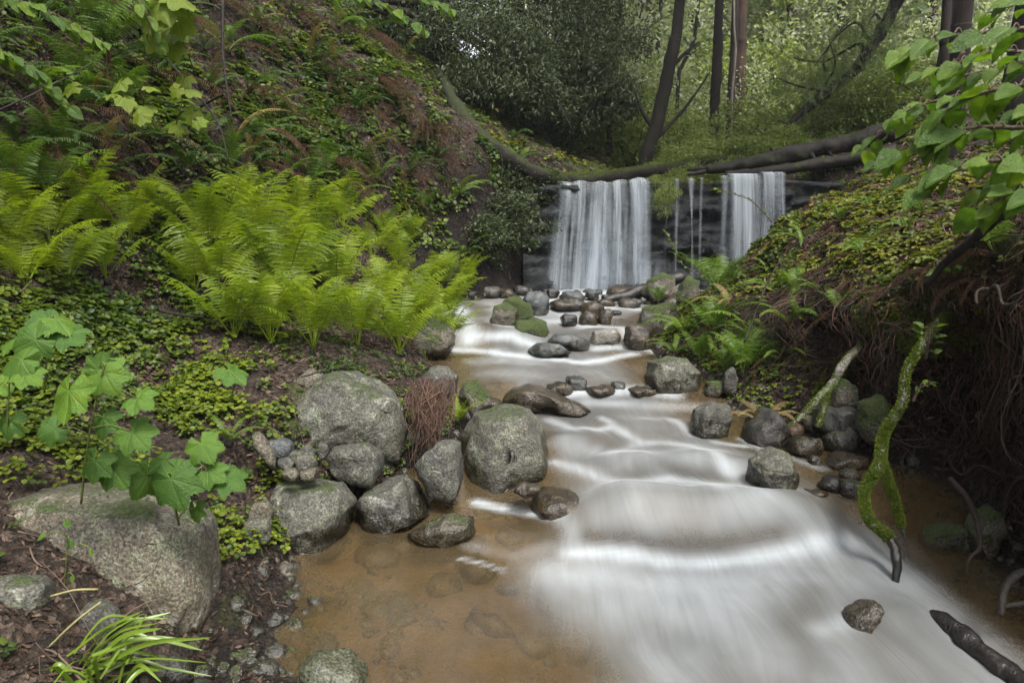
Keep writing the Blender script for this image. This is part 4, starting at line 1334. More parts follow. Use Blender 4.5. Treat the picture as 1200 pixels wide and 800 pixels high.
def litter():
    dens = INV * DRY * NEAR * (FY < 22) * np.where((FCOL > 8.6) & (FCOL < 9.9) & (FY < 6), .7, 1) * np.where((FCOL > 4.1) & (FCOL < 6) & (FY > 7.3) & (FY < 10), .12, 1) * (1 + .6 * patch)
    dens = np.clip(dens, 0, None)
    n = 60000
    p, nn, f = pick(n, dens)
    nn = nn + rng.normal(size=(n, 3)) * .45
    s = rng.uniform(.007, .021, n) * np.clip(fdist[f] / 3.5, .9, 2.0)
    mb = MB()
    p = p + nn * 0.006
    scatter(mb, *LEAF_T, p, rot_basis(nn, rng.uniform(0, 6.28, n)), np.stack([s * rng.uniform(.6, 1, n), s * 1.2, s], 1))
    tag(mb.build('leaf_litter', LITTER), 'layer of dead brown leaves over the banks', 'leaf litter', kind='stuff')
    n = 30000
    p, nn, f = pick(n, dens)
    nn = nn + rng.normal(size=(n, 3)) * .5
    mb = MB()
    L = rng.uniform(.03, .13, n) * np.clip(fdist[f] / 4, .8, 2)
    w = rng.uniform(.0012, .0030, n) * np.clip(fdist[f] / 3, .8, 3)
    tv = np.array([[-.5, -.5, 0], [.5, -.5, 0], [.5, .5, .04], [-.5, .5, .04], [0, -.4, .8], [0, .5, .8]])
    tf = [np.array([[0, 1, 2, 3], [0, 4, 5, 3], [1, 4, 5, 2]])]
    scatter(mb, tv, tf, p + nn * .006, rot_basis(nn, rng.uniform(0, 6.28, n)), np.stack([w, L, w], 1))
    tag(mb.build('needle_litter', NEEDLE), 'scatter of reddish brown twigs and dead needles over the banks', 'twigs', kind='stuff')

    n = 16000
    p, nn, f = pick(n, INV * NEAR * (FCOL > 9.2) * (FCOL < 11.6) * (FY < 9) * DRY * np.where(FCOL < 9.8, .5, 1.3) * np.clip(.9 + patch2, .1, 2))
    nn = nn + rng.normal(size=(n, 3)) * .55
    s = rng.uniform(.008, .024, n) * np.clip(fdist[f] / 3.5, .9, 2.0)
    mb = MB()
    scatter(mb, *LEAF_T, p + nn * .01, rot_basis(nn, rng.uniform(0, 6.28, n)), np.stack([s * rng.uniform(.4, .9, n), s * 1.3, s], 1))
    tag(mb.build('leaf_litter', leaf_mat('rusty_leaf', [(.020, .009, .005), (.045, .020, .010), (.08, .036, .018), (.12, .058, .03), (.10, .075, .05), (.17, .12, .08)], .15, .7, .25)), 'rusty dead leaves caught over the right bank', 'leaf litter', kind='stuff')


litter()


def heart(fold=.18):
    # one notched sorrel leaflet along +Y
    return [[0, 0.02, 0], [.34, .30, fold], [.46, .72, fold * 1.2], [.24, .98, fold * .6], [0, .84, 0], [-.24, .98, fold * .6], [-.46, .72, fold * 1.2], [-.34, .30, fold]], [[0, 1, 2, 4], [2, 3, 4, 4], [0, 4, 6, 7], [4, 5, 6, 6]]


def sorrel_template():
    V, Q, T = [], [], []
    h, _ = heart()
    for k in range(3):
        a = k * 2 * math.pi / 3
        c, s = math.cos(a), math.sin(a)
        o = len(V)
        for x, y, z in h:
            z2 = z - .16 * y * y
            V.append([x * c - y * s, x * s + y * c, z2])
        Q += [[o, o + 1, o + 2, o + 4], [o, o + 4, o + 6, o + 7]]
        T += [[o + 2, o + 3, o + 4], [o + 4, o + 5, o + 6]]
    o = len(V)
    V += [[-.03, 0, 0], [.03, 0, 0], [.03, .1, -2.2], [-.03, .1, -2.2]]
    Q += [[o, o + 1, o + 2, o + 3]]
    return np.array(V), [np.array(Q), np.array(T)]


SOR = sorrel_template()
SORREL = leaf_mat('sorrel_leaf', [(.032, .060, .006), (.055, .092, .008), (.085, .125, .009), (.12, .155, .010), (.065, .10, .010)], .38, .5, .3, patchy=True)
SORREL_Y = leaf_mat('sorrel_leaf_yellow', [(.04, .065, .008), (.085, .115, .012), (.13, .145, .016), (.16, .15, .02), (.06, .09, .010)], .38, .5, .3, patchy=True)
SORREL_D = leaf_mat('slope_leaf', [(.022, .042, .006), (.042, .072, .008), (.07, .105, .009), (.11, .145, .011)], .38, .5, .3, patchy=True)


def box(x0, y0, x1, y1, soft=25):
    return sstep(x0 - soft, x0 + soft, fx) * sstep(x1 + soft, x1 - soft, fx) * sstep(y0 - soft, y0 + soft, fy) * sstep(y1 + soft, y1 - soft, fy)


LEFT = FCOL < 5.6
RIGHTB = FCOL > 9.7


def sorrel(name, lab, mat, dens, n, smin, smax, h):
    dens = np.clip(dens, 0, None) * INV * DRY
    p, nn, f = pick(n, dens)
    k = np.clip(fdist[f] / 3.2, .75, 2.2)
    s = rng.uniform(smin, smax, n) * k
    up = np.array([0, 0, 1.0]) * .8 + nn * .5 + rng.normal(size=(n, 3)) * .28
    hh = rng.uniform(.4, 1.0, n) * h
    p = p + np.array([0, 0, 1.0]) * hh[:, None] + nn * (hh * .3)[:, None]
    mb = MB()
    scatter(mb, *SOR, p, rot_basis(up, rng.uniform(0, 6.28, n)), s)
    tag(mb.build(name, mat), lab, 'ground cover', kind='stuff')


sorrel('wood_sorrel', 'carpet of green three leafed sorrel on the left bank', SORREL,
       LEFT * NEAR * (box(-150, 395, 330, 560) * 1.2 + box(200, 300, 330, 420) * .9 + box(-150, 330, 180, 420) * .5 + .35 * box(230, 540, 330, 660, 15)) * np.clip(.55 + 1.3 * patch2 + .5 * patch, .03, 2), 4300, .011, .030, .05)
sorrel('wood_sorrel', 'yellow green sorrel growing over the top of the right bank', SORREL_Y,
       RIGHTB * NEAR * (box(880, 205, 1130, 330) * 1.6 + box(960, 110, 1250, 330) * .8 + .25) * np.clip(.25 + 1.5 * patch2 + .5 * patch, .02, 2), 5200, .014, .025, .035)
sorrel('slope_plants', 'small leafy plants in patches up the left slope', SORREL_D,
       (FCOL < 4.6) * NEAR * np.clip(FY, .1, 60) ** .9 * (box(130, 60, 470, 270) * 1.0 + box(-100, -100, 520, 330) * .30) * np.clip(.35 + 1.5 * patch2 + .8 * patch, 0.03, 2), 15000, .012, .024, .06)
sorrel('slope_plants', 'small leafy plants on the mossy slope behind the falls', SORREL_Y,
       (FY > 9.9) * (FY < 26) * np.clip(FY, 0, 99) * .1 * np.clip(.5 + patch2, .05, 2), 9000, .018, .030, .06)
sorrel('shore_plants', 'low green plants and moss on the right shore under the ferns', SORREL,
       (FCOL > 8.2) * (FCOL < 10.6) * (FY > 4.3) * (FY < 9) * np.clip(.7 + patch2, .05, 2), 2600, .010, .018, .03)


# cushions of moss hanging on the lip of the right bank and on shelves of the left slope
def moss_patches():
    dens = INV * ((FCOL > 9.55) & (FCOL < 10.2) & (FY < 6.8)) * 3.2 * np.clip(patch2 * 3 - .4, 0, 1) + INV * .35 * ((FCOL > 8.3) & (FCOL < 9.8) & (FY > 4.6) & (FY < 8.6)) * np.clip(patch2 + .4, 0, 1) \
        + INV * .25 * ((FCOL < 4.5) & (FCOL > 2) & (FY > 4.5) & (FY < 9.3)) * np.clip(patch * 2 - .3, 0, 1) * box(330, 110, 600, 330)
    n = 45000
    p, nn, f = pick(n, dens)
    d = nn * .6 + np.array([0, 0, -1.1]) * (FCOL[f] > 9)[:, None] + rng.normal(size=(n, 3)) * .5
    B = rot_basis(d, rng.uniform(0, 6.28, n))[:, :, [0, 2, 1]]
    s = rng.uniform(.010, .034, n)
    mb = MB()
    scatter(mb, BLADE_T[0] * np.array([.22, 1, 1]), BLADE_T[1], p, B, s)
    tag(mb.build('moss', MOSS_LEAF), 'cushions of yellow green moss hanging on the banks', 'moss', kind='stuff')


moss_patches()


# low broad leaved herbs
def herb_template(k=7):
    V, Q = [], []
    r = np.random.default_rng(5)
    for i in range(k):
        a = i * 2.4
        el = r.uniform(-.1, .6)
        d = np.array([math.cos(a) * math.cos(el), math.sin(a) * math.cos(el), math.sin(el)])
        s = np.array([-math.sin(a), math.cos(a), 0])
        up = np.cross(d, s)
        z0 = np.array([0, 0, .5 * i / k])
        o = len(V)
        L, w = r.uniform(.7, 1.1), r.uniform(.22, .32)
        for t, ww, zz in ((.25, .1, 0), (.5, 1, .05), (.8, .75, 0), (1.05, .0, -.12)):
            c = z0 + d * L * t + np.array([0, 0, zz])
            V += [c - s * w * ww + up * -.08 * ww, c, c + s * w * ww + up * -.08 * ww]
        for j in range(3):
            for u in (0, 1):
                Q.append([o + j * 3 + u, o + j * 3 + u + 1, o + (j + 1) * 3 + u + 1, o + (j + 1) * 3 + u])
    return np.array(V), [np.array(Q)]


HERB = herb_template()
HERB_M = leaf_mat('herb_leaf', [(.016, .032, .007), (.032, .058, .009), (.055, .088, .011), (.09, .125, .013)], .35, .5, .3, patchy=True)


def herbs(name, lab, mat, dens, n, smin, smax):
    dens = np.clip(dens, 0, None) * INV * DRY
    p, nn, f = pick(n, dens)
    s = rng.uniform(smin, smax, n) * np.clip(fdist[f] / 4, .8, 1.8)
    up = np.array([0, 0, 1.0]) * .6 + nn * .8 + rng.normal(size=(n, 3)) * .35
    mb = MB()
    scatter(mb, *HERB, p + nn * .01, rot_basis(up, rng.uniform(0, 6.28, n)), s)
    tag(mb.build(name, mat), lab, 'plants', kind='stuff')


herbs('leafy_herbs', 'leafy dark and mid green herbs covering parts of the left slope', HERB_M,
      (FCOL < 4.8) * NEAR * np.clip(FY, .1, 60) ** .9 * np.clip(.30 + 1.4 * patch + .9 * patch2, .02, 2) ** 1.5, 5200, .016, .060)
herbs('leafy_herbs', 'leafy green herbs on the right bank and shore', HERB_M,
      (FCOL > 8.6) * NEAR * (.9 * (FCOL > 9.8) + 1.0 * (FY > 4.6) + .10) * np.clip(.25 + 1.4 * patch2, .02, 2), 3400, .014, .045)
herbs('leafy_herbs', 'small green herbs in the litter of the left bank near the rocks', HERB_M,
      LEFT * NEAR * box(180, 400, 560, 640) * np.clip(.4 + 1.3 * patch2, .02, 2), 700, .015, .035)
herbs('leafy_herbs', 'broader green herbs standing up among the sorrel of the left bank', HERB_M,
      LEFT * NEAR * box(-150, 360, 340, 690) * np.clip(.2 + 1.5 * patch, .03, 2), 420, .025, .055)


# gravel along the water line and on the bed, sticks on the banks
def gravel():
    edge = np.abs(FC[:, 2] - W(FC[:, 0], FC[:, 1]))
    inb = (FCOL > 4.6) & (FCOL < 9.3) & (FY < 9.2) & (FY > 1.2)
    v, f = ICO[2]
    for mat, n, lab, dn in [(GRD, 900, 'dark wet gravel along the edges of the stream', inb * np.exp(-(edge / .07) ** 2) * NEAR),
                            (GRT, 260, 'tan pebbles along the edges of the stream', inb * np.exp(-(edge / .07) ** 2) * NEAR * np.clip(patch2 + .5, 0, 2)),
                            (GRW, 160, 'brown stones on the stream bed under the water', inb * (edge > .1) * (FCOL > 5.8) * (FCOL < 8.4) * NEAR)]:
        p, nn, ff = pick(n, dn * INV)
        s = rng.gamma(2.2, .0055, n) + .005
        if 'bed' in lab:
            s = s * 3
        mb = MB()
        vv = v + fbm(v * 1.3, 2, n)[:, None] * v * .35
        B = rot_basis(nn + rng.normal(size=(n, 3)) * .3, rng.uniform(0, 6.28, n))
        scatter(mb, vv, [f], p, B, np.stack([s * rng.uniform(.8, 1.5, n), s, s * rng.uniform(.5, .9, n)], 1), wet=.6)
        tag(mb.build('gravel', mat), lab, 'gravel', kind='stuff')


gravel()


def sticks():
    mb = MB()
    p, nn, f = pick(420, INV * DRY * NEAR * (FY < 12) * ((FCOL < 6) | (FCOL > 8.8)))
    for i in range(len(p)):
        t = np.cross(nn[i], randn_dirs(1)[0])
        t /= np.linalg.norm(t)
        L = rng.uniform(.08, .40)
        q = [p[i] + t * L * k + nn[i] * (.012 + .02 * rng.random()) + rng.normal(size=3) * .012 for k in (-.5, -.2, .2, .5)]
        tube(mb, smooth_path(q, 10), np.linspace(1, .5, 10) * rng.choice([.0018, .003, .0045]), 5, .2, i)
    tag(mb.build('fallen_sticks', bark_mat('stick', (.02, .014, .010), (.085, .06, .045))), 'thin dead sticks strewn over both banks', 'sticks', kind='stuff')


sticks()
# ------------------------------------------------------------------ ferns
def frond_mesh(kind, seed, mat):
    """A frond of length 1 that leaves the crown along +Y and +Z and arches over."""
    r = np.random.default_rng(seed)
    mb = MB()
    n = 40
    t = np.linspace(0, 1, n)
    if kind == 'lady':
        e0, e1 = R(r.uniform(68, 84)), R(r.uniform(-20, 20))
        bend, start, npin, lmax = 2.6, .24, 20, .21
    elif kind == 'sword':
        e0, e1 = R(r.uniform(55, 75)), R(r.uniform(-45, -15))
        bend, start, npin, lmax = 1.2, .12, 38, .095
    else:                                   # dead, folded down over the crown
        e0, e1 = R(r.uniform(25, 55)), R(r.uniform(-72, -50))
        bend, start, npin, lmax = .5, .18, 30, .085
    el = e0 + (e1 - e0) * t ** bend
    wig = .10 * r.normal() * t ** 2
    d = np.stack([np.sin(wig), np.cos(el), np.sin(el)], 1)
    p = np.concatenate([[[0, 0, 0]], np.cumsum(d[:-1] * (1 / (n - 1)), 0)])
    tube(mb, p[::2], np.linspace(.0075, .0015, n // 2), 4, 0, cap=False)
    side = np.array([1., 0, 0])
    for i in range(npin):
        s = start + (1 - start) * (i + .5) / npin
        c = np.array([np.interp(s, t, p[:, k]) for k in range(3)])
        tg = np.array([np.interp(s, t, d[:, k]) for k in range(3)])
        tg /= np.linalg.norm(tg)
        up = np.cross(side, tg)
        v = (s - start) / (1 - start)
        if kind == 'lady':
            ln = lmax * (math.sin(math.pi * min(1, .16 + v * .86)) ** .8) * (1 - .25 * v)
        else:
            ln = lmax * (min(1, .55 + v * 1.5)) * (1 - v ** 3.0) ** .8 + .006
        for sg in (-1, 1):
            fw = r.uniform(.18, .42)
            dr = side * sg * 1.0 + tg * fw + up * (r.uniform(-.28, .05) if kind != 'dead' else r.uniform(-1.2, -.3))
            dr /= np.linalg.norm(dr)
            nrm = np.cross(dr, tg) * sg * -1
            l = ln * r.uniform(.85, 1.1)
            droop = r.uniform(.10, .35)
            if kind == 'lady':
                m = 12
                q = np.linspace(0, 1, m + 1)
                for j in range(m):
                    a, b2 = q[j], q[j + 1]
                    w = .115 * l * (1 - a) ** .7 * (.62 + .38 * min(1, a * 5)) + .003
                    pa = c + dr * l * a - np.array([0, 0, droop * l * a * a])
                    pb = c + dr * l * b2 - np.array([0, 0, droop * l * b2 * b2])
                    ax = np.cross(nrm, dr)
                    ax /= np.linalg.norm(ax)
                    mid = pa * .35 + pb * .65
                    for s2 in (-1, 1):
                        tip = mid + ax * s2 * w + dr * l * .055 - nrm * w * r.uniform(-.1, .4)
                        tip2 = tip - dr * l * .05 - ax * s2 * w * .25
                        mb.add([pa, pb, tip, tip2], np.array([[0, 1, 2, 3]]))
            else:
                ax = tg
                w = .0135 if kind == 'sword' else .008
                pts = []
                for a, ww in ((0, .9), (.45, 1.0), (.8, .62)):
                    pc = c + dr * l * a - np.array([0, 0, droop * l * a * a])
                    pts += [pc - ax * w * ww * .5, pc + ax * w * ww * .5]
                pts.append(c + dr * l - np.array([0, 0, droop * l]))
                mb.add(pts, [np.array([[0, 1, 3, 2], [2, 3, 5, 4]]), np.array([[4, 5, 6]])])
    return mb.mesh('frond', mat)


FERN_L = leaf_mat('lady_fern_leaf', [(.08, .125, .008), (.14, .20, .010), (.195, .255, .012), (.25, .295, .016)], .52, .45, .4, by='object', nscale=3)
FERN_S = leaf_mat('sword_fern_leaf', [(.022, .045, .010), (.038, .075, .014), (.06, .105, .016)], .3, .55, .3, by='object', nscale=3)
FERN_G = leaf_mat('shade_fern_leaf', [(.05, .10, .010), (.08, .14, .012), (.12, .185, .016)], .35, .45, .4, by='object', nscale=3)
FERN_D = leaf_mat('dead_frond_leaf', [(.018, .009, .005), (.042, .020, .010), (.085, .045, .024)], .2, .8, .2, by='object', nscale=3)
FERN_T = leaf_mat('straw_frond_leaf', [(.12, .085, .035), (.19, .14, .06), (.14, .14, .03)], .25, .7, .2, by='object', nscale=3)
LADY = [frond_mesh('lady', 10 + i, FERN_L) for i in range(7)]
LADYG = [frond_mesh('lady', 20 + i, FERN_G) for i in range(4)]
SWORD = [frond_mesh('sword', 30 + i, FERN_S) for i in range(5)]
SWORDG = [frond_mesh('sword', 60 + i, FERN_G) for i in range(4)]
DEAD = [frond_mesh('dead', 40 + i, FERN_D) for i in range(4)]
STRAW = [frond_mesh('sword', 50 + i, FERN_T) for i in range(3)]
CROWN_MESH = None


def crown_mesh():
    mb = MB()
    v, f = ICO[2]
    mb.add(v * np.array([.04, .04, .035]) * (1 + .3 * vnoise(v * 3, 3))[:, None], f)
    return mb.mesh('rootstock', BARK_DARK)


CROWN_MESH = crown_mesh()


def fern(name, pos, size, meshes, label, nf=9, group=None, az=None, spread=math.pi, tilt=(-.05, .38), frond='frond', dead=0, deadm=None, normal=None):
    o = empty(name, pos, label, 'fern', group)
    link('rootstock', CROWN_MESH, o, scale=max(.6, size))
    a0 = rng.uniform(0, 6.28) if az is None else az
    for i in range(nf):
        a = a0 + (i / nf * 2 - 1) * spread + rng.uniform(-.3, .3)
        s = size * rng.uniform(.72, 1.1)
        fo = link(frond, meshes[rng.integers(len(meshes))], o, (0, 0, .01), None, (s * rng.uniform(.9, 1.1), s, s))
        fo.rotation_euler = (rng.uniform(*tilt) * -1, rng.normal() * .15, a)
    for i in range(dead):
        a = a0 + rng.uniform(-1, 1) * (spread if normal is None else 1.0)
        s = size * rng.uniform(.85, 1.35)
        fo = link('dead_frond', (deadm or DEAD)[rng.integers(len(deadm or DEAD))], o, (0, 0, 0), (rng.normal() * .12, rng.normal() * .12, a), (s * .7, s, s))
        fo['label'] = 'dry brown hanging frond'
    return o


def slope_az(n):
    """Rotation that points a frond (+Y) downhill."""
    return math.atan2(-n[0], n[1]) if abs(n[0]) + abs(n[1]) > .15 else rng.uniform(0, 6.28)


# the bright bank of lady ferns in the middle of the left bank: photo pixel of the foot, frond length
for i, (px, py, s, lab) in enumerate([
    (275, 400, .62, 'bright lady fern at the left end of the fern bank with bare stalks showing'),
    (318, 405, .60, 'bright lady fern with brown stalks standing behind the pebble pile'),
    (368, 412, .58, 'bright lady fern just above the big rounded boulder'),
    (420, 408, .55, 'bright lady fern above the right end of the big rounded boulder'),
    (468, 415, .55, 'bright lady fern whose fronds lean over the rapid'),
    (505, 420, .50, 'bright lady fern at the water edge with frond tips over the white rapid')]):
    h, n = hitT(px, py)
    fern('lady_fern', h, s, LADY, lab, 8 + i % 3, az=slope_az(n))
for (px, py, s) in [(222, 345, .5), (262, 348, .6), (330, 350, .66), (395, 352, .64), (450, 355, .6), (490, 362, .5), (255, 300, .6), (310, 303, .66), (370, 302, .68), (430, 305, .6), (475, 318, .5), (290, 262, .52), (345, 262, .58), (400, 270, .55), (445, 280, .45), (515, 345, .45), (500, 388, .45), (345, 382, .5), (440, 385, .5)]:
    h, n = hitT(px + rng.uniform(-8, 8), py)
    fern('lady_fern', h, s * rng.uniform(.95, 1.25), LADY, 'bright yellow green lady fern in the dense fern bank left of the stream', 8, 'lady ferns in the left fern bank', az=slope_az(n) + rng.uniform(-.6, .6))
for (px, py, s) in [(20, 300, .5), (60, 290, .5), (105, 285, .5), (150, 290, .45), (30, 340, .5), (80, 335, .48), (125, 330, .45), (10, 250, .5), (60, 240, .5), (110, 245, .45), (165, 255, .45), (200, 270, .45), (-40, 300, .5), (-40, 240, .5)]:
    h, n = hitT(px, py)
    fern('lady_fern', h, s, LADY if px > 90 or py > 280 else LADYG, 'arching green fern on the left slope at the picture edge', 8, 'ferns on the left edge slope', az=slope_az(n) + rng.uniform(-.4, .4))
h, n = hitT(535, 500)
fern('lady_fern', h, .26, LADY, 'small fern tuft hanging between the big boulder and the ridged boulder', 9, az=slope_az(n))
h, n = hitT(268, 520)
fern('sword_fern', h, .24, SWORDG, 'small dark fern beside the long lichened stone on the left bank', 6, az=slope_az(n))
for (px, py, s) in [(522, 380, .55), (535, 355, .55), (545, 335, .5), (500, 340, .55), (470, 290, .5), (525, 400, .45), (478, 395, .6)]:
    h, n = hitT(px, py)
    fern('lady_fern', h, s * 1.15, LADY, 'bright lady fern at the stream end of the fern bank arching right over the rapid', 8, 'lady ferns arching over the rapid', az=-1.35 + rng.normal() * .3, spread=1.7)
# sword ferns up the slope, with skirts of dead fronds
for px, py, s, nf, dd, lab in [
    (290, 110, .55, 6, 9, 'sword fern with a pale brown skirt on the open upper left slope'),
    (500, 150, .60, 4, 16, 'sword fern with a long red brown skirt on the bank left of the log'),
    (440, 95, .60, 5, 14, 'sword fern with a red brown skirt high on the bank below the dark bush'),
    (425, 45, .60, 5, 12, 'uppermost sword fern with a brown skirt left of the dark bush'),
    (465, 130, .5, 3, 10, 'dead brown fern hanging on the bank just left of the red skirted one'),
    (395, 212, .50, 4, 6, 'half dead fern with straw fronds on the rock shelf above the fern bank'),
    (535, 232, .55, 9, 0, 'fresh green sword fern in the dark bank left of the falls'),
    (455, 285, .45, 6, 0, 'green fern under the dark shelf at the top right of the fern bank'),
    (130, 75, .60, 8, 3, 'blue green sword fern in shade at upper left'),
    (180, 95, .60, 7, 4, 'blue green sword fern with dry fronds right of the shaded one'),
    (75, 130, .55, 8, 2, 'dark sword fern in the shaded leaves at the left edge'),
    (45, 30, .60, 8, 0, 'dark sword fern at the top left corner'),
    (215, 205, .48, 8, 0, 'sword fern arching over the slope left of the pale stick'),
    (355, 225, .42, 7, 0, 'young blue green fern standing above the fern bank'),
    (545, 300, .45, 8, 0, 'green fern low in the dark bank beside the pool'),
    (345, 20, .5, 6, 6, 'sword fern at the top of the bare brown slope'),
    (600, 165, .5, 6, 6, 'rusty fern on the slope behind the sweeping log'),
    (655, 150, .5, 7, 4, 'green fern with rusty fronds on the slope above the sweeping log'),
    (560, 110, .5, 5, 8, 'rusty fern where the sweeping log leaves the dark bank')]:
    h, n = hitT(px, py)
    fern('sword_fern', h, s, SWORD if py < 220 else SWORDG, lab, nf, az=slope_az(n), spread=2.2, dead=dd, normal=n)
for px, py in [(625, 130), (690, 150), (720, 160), (610, 190), (680, 180), (575, 140), (740, 140)]:
    h, n = hitT(px, py)
    fern('sword_fern', h, .5, STRAW if px % 2 else SWORDG, 'rusty and green fern among others on the mossy slope behind the falls', 7, 'ferns on the slope behind the falls', az=slope_az(n), dead=4, normal=n)
for px, py in [(18, 95), (95, 180), (35, 190), (240, 60), (310, 60), (150, 170), (380, 130), (335, 170), (400, 160), (250, 230), (-20, 60), (-30, 150)]:
    h, n = hitT(px, py)
    fern('sword_fern', h, .42, SWORD, 'dark green sword fern scattered over the upper left slope', 7, 'sword ferns scattered on the upper left slope', az=slope_az(n), spread=2.4, dead=1, normal=n)
for px, py in [(300, 35), (355, 75), (395, 95), (330, 120), (375, 185), (270, 170), (240, 110), (415, 130), (455, 175), (475, 60), (420, 190), (300, 200), (130, 210), (60, 160), (15, 170), (110, 130), (190, 30), (60, 60), (140, 20), (470, 215), (520, 190), (250, 10), (390, 30)]:
    h, n = hitT(px + rng.uniform(-8, 8), py + rng.uniform(-8, 8))
    k = int(px + py) % 3
    fern('sword_fern', h, rng.uniform(.38, .62), SWORD if k else SWORDG, 'shaggy sword fern with brown dead fronds beneath on the upper left slope', 5 + k, 'shaggy sword ferns on the upper left slope', az=slope_az(n), spread=2.2, dead=3 + 2 * k, deadm=DEAD + STRAW[:1], normal=n)
for px, py in [(170, 30), (120, 60), (95, 100), (40, 120), (140, 130), (180, 160), (230, 175), (70, 200), (20, 210), (205, 120), (270, 70), (320, 90), (350, 150), (370, 215), (405, 235), (430, 260), (440, 220), (470, 240), (490, 260), (385, 60), (450, 110), (310, 160), (260, 205), (335, 200)]:
    h, n = hitT(px + rng.uniform(-10, 10), py + rng.uniform(-10, 10))
    k = int(px * 7 + py) % 3
    fern('slope_fern', h, rng.uniform(.34, .6), [LADYG, SWORDG, SWORD][k], 'green fern spreading among the small plants of the left slope', 7, 'green ferns among the small plants of the left slope', az=slope_az(n) + rng.normal() * .5, spread=2.6, dead=k, normal=n)
for px, py in [(905, 262), (950, 235), (985, 262), (1020, 245), (1060, 270), (1010, 300), (940, 285), (1080, 250), (900, 320), (960, 345), (935, 375), (985, 370), (1120, 330), (1165, 300)]:
    h, n = hitT(px, py)
    fern('bank_fern', h, rng.uniform(.18, .32), [SWORDG, LADYG][int(px) % 2], 'small fern growing out of the right bank overhang', 6, 'small ferns on the right bank overhang', az=slope_az(n), spread=2.2, dead=2, normal=n)
# hanging fronds at the top, from ferns rooted above the frame
for px, py, lab in [(395, -30, 'green fern hanging into the top of the picture left of the dark bush'), (455, -25, 'bright green fern hanging into the top edge beside the dark bush')]:
    h = P(px, py, 7.5)
    h, n = hitT(px, py)
    fern('hanging_fern', h, .75, SWORDG, lab, 8, az=slope_az(n), spread=1.6)
# right bank and shore
for px, py, s, m, nf, lab in [
    (870, 440, .34, LADYG, 8, 'bright green fern drooping over the right shore to the water'),
    (895, 500, .30, STRAW, 6, 'straw coloured fern hanging beside the black angular slab'),
    (880, 395, .40, SWORDG, 7, 'tall upright fern frond cluster in the middle of the right shore'),
    (925, 385, .40, SWORDG, 6, 'fern reaching up the right bank under the overhang'),
    (815, 330, .45, LADYG, 9, 'feathery green fern in front of the black middle of the ledge'),
    (840, 345, .40, LADYG, 7, 'feathery fern right below the white chute'),
    (800, 390, .34, SWORDG, 9, 'low green fern above the square boulder on the right shore'),
    (835, 395, .34, LADYG, 8, 'fern with yellowing fronds in the right shore tangle'),
    (790, 415, .26, SWORDG, 8, 'small dense fern just behind the square boulder'),
    (855, 365, .34, STRAW, 5, 'arching straw coloured fern on the right shore below the overhang'),
    (820, 425, .24, LADYG, 7, 'small fern at the right shore foot above the round boulder'),
    (905, 345, .34, SWORDG, 7, 'fern on the right bank just below the sorrel edge'),
    (772, 352, .16, LADYG, 10, 'grassy little fern growing on the block in the rapid'),
    (955, 150, .55, LADYG, 9, 'tall pale fern standing behind the dark log'),
    (925, 155, .55, LADYG, 9, 'pale fern left of the tall one behind the dark log')]:
    h, n = hitT(px, py)
    if 'behind the dark log' in lab:
        h = P(px, 190, 11.2)
    if 'grows' in lab or 'growing on the block' in lab:
        h = P(772, 356, 6.45)
    fern('lady_fern' if m is LADYG else 'shore_fern', h, s * (1.3 if px < 945 and py > 300 else 1), m, lab, nf, az=slope_az(n))
for px, py in [(895, 300), (885, 275), (960, 245), (1000, 225), (930, 310), (970, 320), (1005, 330), (1040, 340), (905, 285), (950, 300), (1090, 320), (1150, 330)]:
    h, n = hitT(px, py)
    fern('dead_fern', h, .28, DEAD, 'rusty dead fern drooping from the sorrel edge of the right bank', 6, 'dead ferns along the right bank edge', az=slope_az(n), spread=1.2)


for px, py in [(790, 365), (815, 365), (845, 385), (868, 415), (835, 410), (805, 345), (860, 335), (885, 430), (915, 420), (780, 385), (850, 440), (930, 345)]:
    h, n = hitT(px, py)
    fern('shore_fern', h, rng.uniform(.24, .36), SWORDG if px % 2 else LADYG, 'small fern in the green tangle on the right shore', 6, 'small ferns in the right shore tangle', az=slope_az(n), dead=1, normal=n)


# ------------------------------------------------------------------ broad leaves
def palmate(seed=0):
    lob = [(0, 1.0, .74), (R(52), .93, .66), (-R(52), .93, .66), (R(106), .82, .70), (-R(106), .82, .70)]
    th = np.linspace(-R(158), R(158), 81)
    rad = np.full_like(th, .62)
    for a, l, w in lob:
        rad = np.maximum(rad, l * (1 - np.clip(np.abs(th - a) / w, 0, 1) ** 1.15 * .42) * (np.abs(th - a) < w))
    rad *= 1 + .035 * np.where(np.arange(81) % 2 == 0, 1, -1)
    near = np.min([np.abs(th - a) for a, _, _ in lob], 0)
    V = [[0, 0, 0]]
    for q in (.3, .55, .8, 1.0):
        z = .05 * q * np.clip(near / .3, 0, 1) ** .6 - .22 * (q * rad) ** 2 + .006 * np.sin(near * 18) * q
        V += np.stack([np.sin(th) * rad * q, np.cos(th) * rad * q, z], 1).tolist()
    T = [[0, 1 + i + 1, 1 + i] for i in range(80)]
    Q = []
    for r_ in range(3):
        a, b = 1 + r_ * 81, 1 + (r_ + 1) * 81
        Q += [[a + i, a + i + 1, b + i + 1, b + i] for i in range(80)]
    return np.array(V), [np.array(T), np.array(Q)]


def ovate(n=14):
    V, Q = [], []
    ys = np.linspace(0, 1, n)
    for i, y in enumerate(ys):
        w = .34 * math.sin(math.pi * y ** .80) ** .8 + .004
        w *= 1 + .05 * (1 if i % 2 else -1)
        for u in np.linspace(-1, 1, 9):
            rip = .014 * math.sin((y * 8 - abs(u) * 1.6) * 2 * math.pi) * min(1, abs(u) * 3)
            V.append([u * w, y, .13 * abs(u) * w / .34 + rip - .22 * y * y])
    return np.array(V), [grid_faces(n, 9)]


